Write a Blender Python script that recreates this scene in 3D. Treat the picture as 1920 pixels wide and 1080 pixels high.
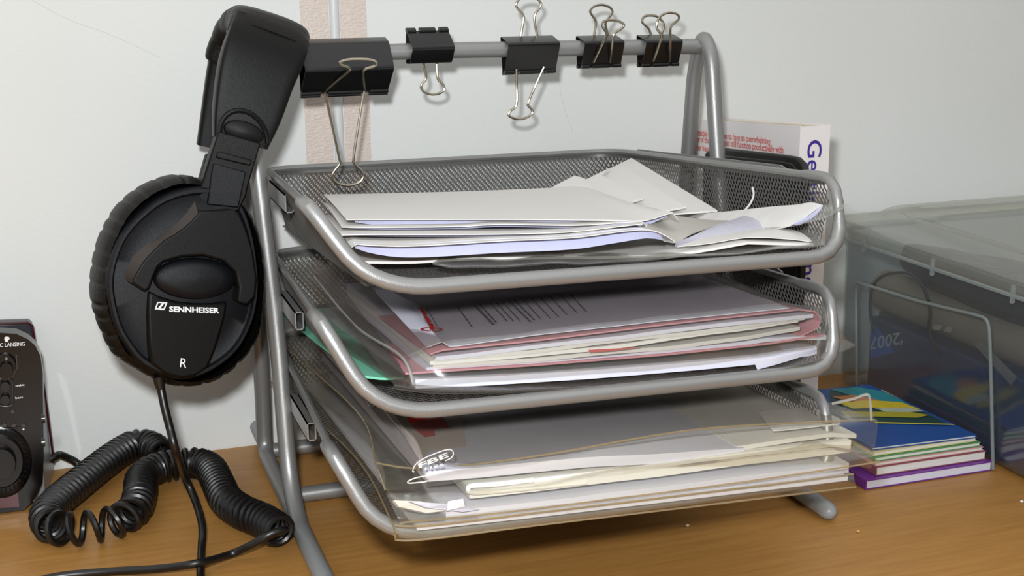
import bpy, bmesh, math, random
import numpy as np
from mathutils import Vector, Matrix, noise

for o in list(bpy.data.objects): bpy.data.objects.remove(o)
C = bpy.context.scene.collection
SC = bpy.context.scene
random.seed(7)
V = Vector

# ------------------------------------------------------------------ camera
CX, CY, CZ, YAW, PITCH, ROLL, FPX = -.110, -.550, .304, .332, .2415, -.0085, 2510.
_f = V((math.sin(YAW)*math.cos(PITCH), math.cos(YAW)*math.cos(PITCH), -math.sin(PITCH)))
_r0 = V((math.cos(YAW), -math.sin(YAW), 0)); _u0 = _r0.cross(_f)
_r = _r0*math.cos(ROLL)+_u0*math.sin(ROLL); _u = -_r0*math.sin(ROLL)+_u0*math.cos(ROLL)
EYE = V((CX, CY, CZ))
cam = bpy.data.cameras.new('camera'); cam.sensor_width = 36; cam.lens = FPX/1920*36
cam.clip_start = .01
co = bpy.data.objects.new('camera', cam); C.objects.link(co)
M3 = Matrix((_r, _u, -_f)).transposed()
co.matrix_world = Matrix.Translation(EYE) @ M3.to_4x4()
SC.camera = co

# ------------------------------------------------------------------ light
SC.view_settings.view_transform = 'Standard'; SC.view_settings.look = 'None'
SC.view_settings.gamma = 1; SC.view_settings.use_curve_mapping = False
SC.view_settings.exposure = 0.0
w = bpy.data.worlds.new('room_light'); SC.world = w; w.use_nodes = True
nt = w.node_tree; nt.nodes.clear()
tc = nt.nodes.new('ShaderNodeTexCoord'); sp = nt.nodes.new('ShaderNodeSeparateXYZ')
mr = nt.nodes.new('ShaderNodeMapRange'); mr.inputs[1].default_value = -.05; mr.inputs[2].default_value = .95
cr = nt.nodes.new('ShaderNodeMixRGB'); cr.inputs[1].default_value = (.12, .118, .112, 1); cr.inputs[2].default_value = (1.42, 1.43, 1.42, 1)
bg = nt.nodes.new('ShaderNodeBackground'); bg.inputs[1].default_value = .76
wo = nt.nodes.new('ShaderNodeOutputWorld')
nt.links.new(tc.outputs['Generated'], sp.inputs[0]); nt.links.new(sp.outputs[2], mr.inputs[0])
nt.links.new(mr.outputs[0], cr.inputs[0]); nt.links.new(cr.outputs[0], bg.inputs[0]); nt.links.new(bg.outputs[0], wo.inputs[0])
# the camera's flash, a little above and left of the lens
fl = bpy.data.lights.new('camera_flash', 'POINT'); fl.energy = 19.5; fl.color = (.93, .97, 1); fl.shadow_soft_size = .016
flo = bpy.data.objects.new('camera_flash', fl); C.objects.link(flo)
flo.location = EYE + _r*(-.027) + _u*.058 + _f*.0

# ------------------------------------------------------------------ helpers
def ray(px, py): return _f*FPX + _r*(px-960) - _u*(py-540)
def up(px, py, x=None, y=None, z=None):
    d = ray(px, py)
    if x is not None: t = (x-CX)/d.x
    elif y is not None: t = (y-CY)/d.y
    else: t = (z-CZ)/d.z
    return EYE + d*t
def on_plane(px, py, P, n):
    d = ray(px, py); return EYE + d*((P-EYE).dot(n)/d.dot(n))
def lin(h):
    h = h.lstrip('#'); v = [int(h[i:i+2], 16)/255 for i in (0, 2, 4)]
    return tuple((c/12.92 if c <= .04045 else ((c+.055)/1.055)**2.4) for c in v)+(1,)

def mat(name, color, rough=.5, metal=0., spec=.5, var=0., vscale=60., bump=0., bscale=300., coat=0., stretch=None):
    m = bpy.data.materials.new(name); m.use_nodes = True; t = m.node_tree; b = t.nodes['Principled BSDF']
    c = lin(color) if isinstance(color, str) else color
    b.inputs['Base Color'].default_value = c; b.inputs['Roughness'].default_value = rough
    b.inputs['Metallic'].default_value = metal; b.inputs['Specular IOR Level'].default_value = spec
    b.inputs['Coat Weight'].default_value = coat; b.inputs['Coat Roughness'].default_value = .12
    tcn = t.nodes.new('ShaderNodeTexCoord'); mp = t.nodes.new('ShaderNodeMapping')
    if stretch: mp.inputs['Scale'].default_value = stretch
    t.links.new(tcn.outputs['Object'], mp.inputs[0])
    if var:
        n = t.nodes.new('ShaderNodeTexNoise'); n.inputs['Scale'].default_value = vscale; n.inputs['Detail'].default_value = 4
        t.links.new(mp.outputs[0], n.inputs[0])
        mx = t.nodes.new('ShaderNodeMixRGB'); mx.inputs[1].default_value = tuple(v*(1-var) for v in c[:3])+(1,)
        mx.inputs[2].default_value = tuple(min(1, v*(1+var)) for v in c[:3])+(1,)
        t.links.new(n.outputs[0], mx.inputs[0]); t.links.new(mx.outputs[0], b.inputs['Base Color'])
    if bump:
        n2 = t.nodes.new('ShaderNodeTexNoise'); n2.inputs['Scale'].default_value = bscale; n2.inputs['Detail'].default_value = 3
        t.links.new(mp.outputs[0], n2.inputs[0])
        bp = t.nodes.new('ShaderNodeBump'); bp.inputs['Strength'].default_value = bump; bp.inputs['Distance'].default_value = .001
        t.links.new(n2.outputs[0], bp.inputs['Height']); t.links.new(bp.outputs[0], b.inputs['Normal'])
    return m

def film(name, tint, haze, hazecol, rough=.12, base=.05, spec=1., bump=.25, bscale=60, edge=.5):
    """thin clear plastic: mostly see-through, some milky haze, glossy by angle"""
    m = bpy.data.materials.new(name); m.use_nodes = True; t = m.node_tree; t.nodes.clear()
    out = t.nodes.new('ShaderNodeOutputMaterial')
    tr = t.nodes.new('ShaderNodeBsdfTransparent'); tr.inputs[0].default_value = lin(tint)
    df = t.nodes.new('ShaderNodeBsdfDiffuse'); df.inputs[0].default_value = lin(hazecol)
    gl = t.nodes.new('ShaderNodeBsdfGlossy'); gl.inputs['Roughness'].default_value = rough; gl.inputs[0].default_value = (spec, spec, spec, 1)
    m1 = t.nodes.new('ShaderNodeMixShader'); m1.inputs[0].default_value = haze
    m2 = t.nodes.new('ShaderNodeMixShader')
    lw = t.nodes.new('ShaderNodeLayerWeight'); lw.inputs[0].default_value = .25
    ma = t.nodes.new('ShaderNodeMath'); ma.operation = 'MULTIPLY_ADD'; ma.inputs[1].default_value = edge; ma.inputs[2].default_value = base
    t.links.new(lw.outputs['Facing'], ma.inputs[0]); t.links.new(ma.outputs[0], m2.inputs[0])
    t.links.new(tr.outputs[0], m1.inputs[1]); t.links.new(df.outputs[0], m1.inputs[2])
    t.links.new(m1.outputs[0], m2.inputs[1]); t.links.new(gl.outputs[0], m2.inputs[2]); t.links.new(m2.outputs[0], out.inputs[0])
    if bump:
        tcn = t.nodes.new('ShaderNodeTexCoord'); n2 = t.nodes.new('ShaderNodeTexNoise'); n2.inputs['Scale'].default_value = bscale; n2.inputs['Detail'].default_value = 3
        t.links.new(tcn.outputs['Object'], n2.inputs[0])
        bp = t.nodes.new('ShaderNodeBump'); bp.inputs['Strength'].default_value = bump; bp.inputs['Distance'].default_value = .003
        t.links.new(n2.outputs[0], bp.inputs['Height'])
        for s in (gl, df): t.links.new(bp.outputs[0], s.inputs['Normal'])
    return m

class MB:
    """collects vertices and faces of ONE mesh"""
    def __init__(s): s.v = []; s.f = []; s.m = []; s.cur = 0
    def add(s, vs, fs):
        b = len(s.v); s.v += [tuple(p) for p in vs]; s.f += [tuple(b+i for i in f) for f in fs]; s.m += [s.cur]*len(fs); return b
    def box(s, x0, x1, y0, y1, z0, z1):
        vs = [(x, y, z) for z in (z0, z1) for y in (y0, y1) for x in (x0, x1)]
        s.add(vs, [(0, 2, 3, 1), (4, 5, 7, 6), (0, 1, 5, 4), (2, 6, 7, 3), (0, 4, 6, 2), (1, 3, 7, 5)]); return s
    def grid(s, P, closed_u=False):
        n = len(P); k = len(P[0]); fs = []
        for i in range(n-1):
            for j in range(k-1): fs.append((i*k+j, i*k+j+1, (i+1)*k+j+1, (i+1)*k+j))
            if closed_u: fs.append((i*k+k-1, i*k, (i+1)*k, (i+1)*k+k-1))
        s.add([p for row in P for p in row], fs); return s
    def slab(s, P, t, nrm=None):
        """grid P thickened by t against nrm (default: down)"""
        n = len(P); k = len(P[0]); d = (nrm or V((0, 0, 1)))*t
        top = [V(p) for row in P for p in row]; bot = [p-d for p in top]; N = n*k; fs = []
        for i in range(n-1):
            for j in range(k-1):
                a, b, c, e = i*k+j, i*k+j+1, (i+1)*k+j+1, (i+1)*k+j
                fs.append((a, b, c, e)); fs.append((N+e, N+c, N+b, N+a))
        rim = [j for j in range(k)]+[i*k+k-1 for i in range(1, n)]+[(n-1)*k+j for j in range(k-2, -1, -1)]+[i*k for i in range(n-2, 0, -1)]
        for q in range(len(rim)):
            a, b = rim[q], rim[(q+1) % len(rim)]; fs.append((b, a, N+a, N+b))
        s.add(top+bot, fs); return s
    def tube(s, path, r, n=10, closed=False, caps=True, round_end=0):
        path = [V(p) for p in path]; rs = r if isinstance(r, (list, tuple)) else [r]*len(path)
        K = len(path); T = []
        for i in range(K):
            a = path[(i-1) % K] if (closed or i > 0) else path[i]; b = path[(i+1) % K] if (closed or i < K-1) else path[i]
            T.append((b-a).normalized())
        up_ = V((0, 0, 1)) if abs(T[0].z) < .9 else V((1, 0, 0))
        N = (up_-T[0]*up_.dot(T[0])).normalized(); rows = []
        for i in range(K):
            N = (N-T[i]*N.dot(T[i])).normalized(); B = T[i].cross(N)
            rows.append([path[i]+(N*math.cos(2*math.pi*q/n)+B*math.sin(2*math.pi*q/n))*rs[i] for q in range(n)])
        if closed: rows.append(rows[0])
        b = len(s.v); s.grid(rows, True)
        if caps and not closed:
            s.f.append(tuple(b+q for q in range(n))[::-1]); s.f.append(tuple(b+(K-1)*n+q for q in range(n))); s.m += [s.cur]*2
        return s
    def prism(s, front, back):
        """closed solid between two outlines of the same point count"""
        n = len(front); fs = [tuple(range(n)), tuple(range(2*n-1, n-1, -1))]
        for i in range(n): j = (i+1) % n; fs.append((j, i, n+i, n+j))
        s.add(list(front)+list(back), fs); return s
    def lathe(s, P, ax, prof, n=28, e1=None, sx=1., sy=1.):
        ax = ax.normalized(); e1 = e1 or (V((0, 0, 1)) if abs(ax.z) < .9 else V((1, 0, 0)))
        e1 = (e1-ax*e1.dot(ax)).normalized(); e2 = ax.cross(e1)
        rows = [[P+ax*h+(e1*math.cos(2*math.pi*q/n)*sx+e2*math.sin(2*math.pi*q/n)*sy)*max(r, 1e-5) for q in range(n)] for r, h in prof]
        b = len(s.v); s.grid(rows, True)
        s.f.append(tuple(b+q for q in range(n))[::-1]); s.f.append(tuple(b+(len(prof)-1)*n+q for q in range(n))); s.m += [s.cur]*2
        return s
    def build(s, name, m, parent=None, smooth=True, angle=40, bevel=0, seg=2, sub=0, recalc=True, kind=None):
        me = bpy.data.meshes.new(name); me.from_pydata([tuple(p) for p in s.v], [], s.f)
        ms = m if isinstance(m, (list, tuple)) else [m]
        for k in ms: me.materials.append(k)
        if len(ms) > 1: me.polygons.foreach_set('material_index', s.m)
        if recalc:
            bm = bmesh.new(); bm.from_mesh(me); bmesh.ops.remove_doubles(bm, verts=bm.verts, dist=1e-6)
            bmesh.ops.recalc_face_normals(bm, faces=bm.faces); bm.to_mesh(me); bm.free()
        o = bpy.data.objects.new(name, me); C.objects.link(o)
        off = V((0, 0, 0)); p = parent
        if p: off = p['_base'] if '_base' in p else off; off = V(off)
        o.parent = parent; o['_base'] = tuple(off)
        me.transform(Matrix.Translation(-off))
        if bevel:
            b = o.modifiers.new('bevel', 'BEVEL'); b.width = bevel; b.segments = seg; b.limit_method = 'ANGLE'; b.angle_limit = math.radians(35)
        if sub:
            b = o.modifiers.new('sub', 'SUBSURF'); b.levels = sub; b.render_levels = sub
        if smooth:
            me.polygons.foreach_set('use_smooth', [True]*len(me.polygons))
            if not sub:
                try: me.set_sharp_from_angle(angle=math.radians(angle))
                except Exception: pass
        if kind: o['kind'] = kind
        return o

def root(name, loc, label, cat, group=None):
    o = bpy.data.objects.new(name, None); C.objects.link(o); o.location = loc; o.empty_display_size = .01
    o['_base'] = tuple(loc); tag(o, label, cat, group); return o
def tag(o, label, cat, group=None):
    o['label'] = label; o['category'] = cat
    if group: o['group'] = group
    return o

def fillet(pts, rad, n=6):
    pts = [V(p) for p in pts]; out = [pts[0]]
    for i in range(1, len(pts)-1):
        r = rad[i] if isinstance(rad, (list, tuple)) else rad
        a, b, c = pts[i-1], pts[i], pts[i+1]
        d1 = min(r, (a-b).length*.48); d2 = min(r, (c-b).length*.48)
        p = b+(a-b).normalized()*d1; q = b+(c-b).normalized()*d2
        for k in range(n+1):
            t = k/n; out.append(p*(1-t)**2+b*2*t*(1-t)+q*t*t)
    return out+[pts[-1]]
def resample(pts, n):
    pts = [V(p) for p in pts]; L = [0]
    for a, b in zip(pts, pts[1:]): L.append(L[-1]+(b-a).length)
    out = []; k = 0
    for i in range(n):
        d = L[-1]*i/(n-1)
        while k < len(pts)-2 and L[k+1] < d: k += 1
        s_ = L[k+1]-L[k]; t = (d-L[k])/s_ if s_ else 0; out.append(pts[k].lerp(pts[k+1], min(1, t)))
    return out
def smoothline(pts, n=8, closed=False):
    pts = [V(p) for p in pts]; K = len(pts); out = []
    for i in range(K if closed else K-1):
        g = (lambda j: pts[j % K]) if closed else (lambda j: pts[min(max(j, 0), K-1)])
        a, b, c, d = g(i-1), g(i), g(i+1), g(i+2)
        for q in range(n):
            t = q/n
            out.append(.5*((2*b)+(c-a)*t+(2*a-5*b+4*c-d)*t*t+(3*b-a-3*c+d)*t**3))
    if not closed: out.append(pts[-1])
    return out
def text_mesh(txt, size, bold=0., xs=1., shear=0.):
    cu = bpy.data.curves.new('t', 'FONT'); cu.body = txt; cu.size = size; cu.offset = bold; cu.shear = shear; cu.resolution_u = 3
    o = bpy.data.objects.new('t', cu); C.objects.link(o)
    dg = bpy.context.evaluated_depsgraph_get(); me = o.evaluated_get(dg).to_mesh()
    vs = [(v.co.x*xs, v.co.y) for v in me.vertices]; fs = [tuple(p.vertices) for p in me.polygons]
    o.evaluated_get(dg).to_mesh_clear(); bpy.data.objects.remove(o); bpy.data.curves.remove(cu); return vs, fs
def write(txt, P, ex, ey, height, m, parent, name='lettering', width=None, bold=0., lift=.0002, shear=0., anchor='l'):
    """flat lettering at P (left end of the baseline) along ex, capitals 'height' tall"""
    vs, fs = text_mesh(txt, 1., bold, 1., shear)
    x0 = min(v[0] for v in vs); x1 = max(v[0] for v in vs); sc = height/.69
    sx = (width/(x1-x0)) if width else sc
    nz = ex.cross(ey).normalized(); mb = MB()
    if anchor == 'r': x0 = x1
    mb.add([P+ex*((a-x0)*sx)+ey*(b*sc)+nz*lift for a, b in vs], fs)
    return mb.build(name, m, parent, smooth=False, recalc=False)
def loft(polys, n=24, rows=4, wob=0., seed=0, wf=30.):
    L = [resample(p, n) for p in polys]; cols = [smoothline([l[i] for l in L], rows) for i in range(n)]
    P = [[cols[i][j] for i in range(n)] for j in range(len(cols[0]))]
    if wob:
        P = [[p+V((0, 0, 1))*wob*noise.noise(p*wf+V((seed, 0, 0))) for p in r] for r in P]
    return P
def pxl(pts, **k): return [up(a, b, **k) for a, b in pts]

# ------------------------------------------------------------------ materials
def wood():
    m = bpy.data.materials.new('beech_veneer'); m.use_nodes = True; t = m.node_tree; b = t.nodes['Principled BSDF']
    tcn = t.nodes.new('ShaderNodeTexCoord'); mp = t.nodes.new('ShaderNodeMapping'); mp.inputs['Scale'].default_value = (18, 260, 40)
    n = t.nodes.new('ShaderNodeTexNoise'); n.inputs['Scale'].default_value = 1; n.inputs['Detail'].default_value = 5; n.inputs['Roughness'].default_value = .65
    mp2 = t.nodes.new('ShaderNodeMapping'); mp2.inputs['Scale'].default_value = (4, 14, 5)
    n2 = t.nodes.new('ShaderNodeTexNoise'); n2.inputs['Scale'].default_value = 1; n2.inputs['Detail'].default_value = 2
    r1 = t.nodes.new('ShaderNodeValToRGB'); r1.color_ramp.elements[0].position = .3; r1.color_ramp.elements[1].position = .7
    r1.color_ramp.elements[0].color = lin('#a5743a'); r1.color_ramp.elements[1].color = lin('#bb8848')
    r2 = t.nodes.new('ShaderNodeMixRGB'); r2.blend_type = 'MULTIPLY'; r2.inputs[0].default_value = .25
    t.links.new(tcn.outputs['Object'], mp.inputs[0]); t.links.new(mp.outputs[0], n.inputs[0]); t.links.new(n.outputs[0], r1.inputs[0])
    t.links.new(tcn.outputs['Object'], mp2.inputs[0]); t.links.new(mp2.outputs[0], n2.inputs[0])
    t.links.new(r1.outputs[0], r2.inputs[1]); t.links.new(n2.outputs[0], r2.inputs[2]); t.links.new(r2.outputs[0], b.inputs['Base Color'])
    b.inputs['Roughness'].default_value = .38; b.inputs['Specular IOR Level'].default_value = .35
    return m
def plaster():
    m = mat('painted_plaster', '#dcdcd8', .75, bump=.16, bscale=420, spec=.25); t = m.node_tree; b = t.nodes['Principled BSDF']
    tcn = t.nodes.new('ShaderNodeTexCoord'); n = t.nodes.new('ShaderNodeTexNoise'); n.inputs['Scale'].default_value = 7; n.inputs['Detail'].default_value = 3
    mx = t.nodes.new('ShaderNodeMixRGB'); mx.inputs[1].default_value = lin('#d8d9d4'); mx.inputs[2].default_value = lin('#e2e2df')
    t.links.new(tcn.outputs['Object'], n.inputs[0]); t.links.new(n.outputs[0], mx.inputs[0]); t.links.new(mx.outputs[0], b.inputs['Base Color'])
    return m
Mwood = wood(); Mwall = plaster()
Msilver = mat('silver_lacquer', '#949391', .38, .55, var=.04, vscale=900, bump=.12, bscale=2500)
Mmesh = mat('silver_mesh_wire', '#5f5d5a', .42, .5)
Msteel = mat('pressed_steel', '#c4c3c1', .3, .8)
Mcap = mat('grey_plastic_cap', '#8d8f8f', .35)
Mblk = mat('black_spring_steel', '#0b0b0c', .28, .0, spec=.6)
Mnickel = mat('nickel_wire', '#b4ab98', .26, .95)
Mhp = mat('black_satin_plastic', '#080706', .42, spec=.24, bump=.2, bscale=3500)
Mhpblue = mat('charcoal_soft_plastic', '#0b0c10', .45, spec=.3, bump=.25, bscale=3500)
Mhpdark = mat('black_matte_plastic', '#0a0909', .5, spec=.3, bump=.2, bscale=3500)
Mleather = mat('black_leatherette', '#0c0907', .45, spec=.26, bump=.3, bscale=900)
Mcord = mat('black_rubber_cord', '#0e0b0a', .36, spec=.6)
Mwhiteprint = mat('white_print', '#e6e6e6', .5)
Mpaper = mat('white_paper', '#d8d4cf', .8, spec=.2, var=.02, vscale=40, bump=.1, bscale=900)
Mpaper2 = mat('bluish_white_paper', '#d6d5e2', .8, spec=.2)
Mpaper3 = mat('cream_paper', '#e6e4df', .8, spec=.2, var=.03, vscale=60)
Mlav = mat('lavender_lined_envelope', '#b9b9d2', .75, spec=.2, var=.05, vscale=300)
Mpink = mat('pink_paper', '#c98e97', .8, spec=.2, var=.04, vscale=40)
Mgreen = mat('mint_card', '#79c9ab', .7, var=.05, vscale=90)
Mred = mat('red_print', '#b5231c', .6)
Mink = mat('grey_print', '#4c4a55', .7)
Minkblue = mat('pale_blue_print', '#8fa3c4', .7)

# ------------------------------------------------------------------ room: wall and desk
WY = .278
o = MB().box(-1.2, 1.6, WY, WY+.1, -.75, 1.2).build('wall_back', Mwall, smooth=False); o['kind'] = 'structure'
mb = MB()
P = [up(108, 700, y=WY-.0006), up(120, 712, y=WY-.0006), up(135, 760, y=WY-.0006), up(152, 845, y=WY-.0006), up(150, 862, y=WY-.0006), up(128, 770, y=WY-.0006)]
mb.prism(P, [p+V((0, .0008, 0)) for p in P]); mb.build('plaster_streak', mat('bare_white_filler', '#e8e9e6', .8), o)
mb = MB(); mb.tube([up(a, b, y=WY) for a, b in smoothline([V((60, 0, 0)), V((150, 42, 0)), V((235, 75, 0)), V((300, 108, 0))], 6) for a, b in [(a, b)]] if False else
                   [up(a, b, y=WY) for a, b in ((60, 0), (110, 28), (150, 45), (200, 62), (250, 84), (300, 108))], .00012, 5)
mb.build('hairline_crack', mat('crack_grey', '#c6c6c0', .9), o)
mb = MB(); mb.tube([up(a, b, y=WY) for a, b in ((1046, 130), (1052, 180), (1062, 215), (1075, 250))], .00012, 5)
mb.build('hairline_crack', bpy.data.materials['crack_grey'], o)
fl_ = MB().box(-1.2, 1.6, -1.5, WY+.1, -.79, -.75).build('floor', mat('floor_grey', '#8a8680', .6), smooth=False); fl_['kind'] = 'structure'

dk = root('desk', (.3, -.02, -.75), 'wooden desk with a golden beech veneer top against the white wall', 'desk')
MB().box(-.7, 1.2, -.32, WY-.0004, -.028, 0).build('desktop', Mwood, dk, bevel=.002)
for x in (-.66, 1.14):
    MB().box(x, x+.022, -.26, WY-.02, -.75, -.0275).build('side_panel', Mwood, dk, smooth=False)

# adhesive tape strips over a cable on the wall
def tape_strip(x0, x1, label):
    mb = MB(); rows = []
    for i in range(60):
        z = .05+i*.006; rows.append([V((x0+(x1-x0)*k/10+.0004*noise.noise(V((z*60, x0*50, k)))*(k in (0, 10)), WY-.0004-.0003*abs(noise.noise(V((z*90, k*.6, 5)))), z)) for k in range(11)])
    mb.slab(rows, .0004, V((0, -1, 0)))
    o = mb.build('tape_strip', Mtape); tag(o, label, 'tape')
    return o
Mtape = mat('pinkish_fibre_tape', '#d5c6bb', .34, spec=.5, var=.04, vscale=500, bump=.5, bscale=420, stretch=(1, 1, 2))
xa = [up(p, 150, y=WY).x for p in (568, 621, 642, 691)]
tape_strip(xa[0], xa[1], 'pinkish fibre tape strip on the wall, left of the white cable')
tape_strip(xa[2], xa[3], 'pinkish fibre tape strip on the wall, right of the white cable')
mb = MB(); cxm = (xa[1]+xa[2])/2
mb.tube([V((cxm, WY+.0012, .0032+i*.03)) for i in range(14)], .0035, 10)
tag(mb.build('wall_cable', mat('white_cable_sheath', '#d3d3d1', .4)), 'white cable running up the wall between two tape strips', 'cable')

# ------------------------------------------------------------------ letter tray rack
rk = root('letter_tray_rack', (.138, .15, 0), 'silver wire-mesh rack of three letter trays with a top rail', 'desk organizer')
R_ = .0048
XL, XR = 0., .2765
def side(x0, x1, sgn):
    # foot rail, rear leg, apex, front leg: one bent tube
    top = x1
    pts = [(x0, .050, R_+.0006), (x0, .247, R_+.0006), (x0, .2405, .05), ((x0+top)/2, .226, .15), (top, .2115, .2355), (top, .2005, .2570), (top, .1895, .2460),
           (x1*.72+x0*.28, .1815, .19), (x0, .171, .106), (x0, .153, .022), (x0, .128, R_+.0006), (x0, .100, R_+.0006)]
    pts = pts[1:]; pts[0] = (x0, .138, R_+.0006); pts.insert(1, (x0, .247, R_+.0006))
    mb = MB(); mb.tube(fillet(pts, [0, .014, .02, .02, .012, .006, .012, .02, .02, .02, .014, 0], 6), R_, 14)
    f = mb.build('side_frame', Msilver, rk)
    mb = MB(); mb.tube([(x0, .127, R_+.0006), (x0, .1262, R_+.0006), (x0, .05, R_+.0006)], [R_*.98, R_*1.06, R_*1.06], 16); mb.build('foot_sleeve', Mcap, f)
    MB().lathe(V((x0, .052, R_+.0006)), V((0, -1, 0)), [(R_+.0002, 0), (R_+.0003, .0004), (R_+.0003, .0055), (R_*.92, .0085), (R_*.6, .0108), (.0005, .0117)], 16).build('end_cap', Mcap, f)
    MB().lathe(V((x0, .243, .0125)), V((0, 1, 0)), [(.0042, 0), (.0045, .004), (.0045, .032), (.0035, .0346)], 16).build('rubber_bumper', mat('translucent_bumper', '#8f9496', .5), f)
side(XL, XL-.006, -1); side(XR+.003, XR-.002, 1)
mb = MB(); mb.tube([(-.006, .2, .2528), (.1, .2, .2529), (.2745, .2, .2505)], R_*.98, 14); mb.build('top_rail', Msilver, rk)
for y in (.170, .247):
    mb = MB(); mb.tube([(0, y, R_+.0006), (XR+.003, y, R_+.0006)], R_*.95, 14); mb.build('cross_bar', Msilver, rk)

def lattice(Pt, w, th):
    """expanded-metal strands over the node grid Pt (n,m,3), as one joined mesh"""
    n, m, _ = Pt.shape
    du = np.gradient(Pt, axis=0); dv = np.gradient(Pt, axis=1); N = np.cross(du, dv); N /= np.linalg.norm(N, axis=2, keepdims=True)+1e-12
    I, J = np.meshgrid(np.arange(n), np.arange(m), indexing='ij'); segs = []
    e = (I+J) % 2 == 0
    for dj in (1, -1):
        k = e & (I < n-1) & (J+dj >= 0) & (J+dj < m)
        segs.append((I[k], J[k], I[k]+1, J[k]+dj))
    k = ~e & (I < n-1)
    A = np.concatenate([Pt[s[0], s[1]] for s in segs]); B = np.concatenate([Pt[s[2], s[3]] for s in segs]); Nn = np.concatenate([N[s[0], s[1]] for s in segs])
    sg = np.concatenate([np.full(len(s[0]), q) for s, q in zip(segs, (1., -1.))])[:, None]
    d = B-A; S = np.cross(Nn, d); S /= np.linalg.norm(S, axis=1, keepdims=True)+1e-12
    ang = .45; S2 = S*math.cos(ang)+Nn*math.sin(ang)*sg; N2 = Nn*math.cos(ang)-S*math.sin(ang)*sg
    S2 = S2*w/2; N2 = N2*th/2
    vs = np.stack([A+S2+N2, A-S2+N2, A-S2-N2, A+S2-N2, B+S2+N2, B-S2+N2, B-S2-N2, B+S2-N2], 1).reshape(-1, 3)
    b = (np.arange(len(A))*8)[:, None, None]
    fs = np.array([[0, 1, 5, 4], [1, 2, 6, 5], [2, 3, 7, 6], [3, 0, 4, 7]])[None]+b
    return vs, fs.reshape(-1, 4)

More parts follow.
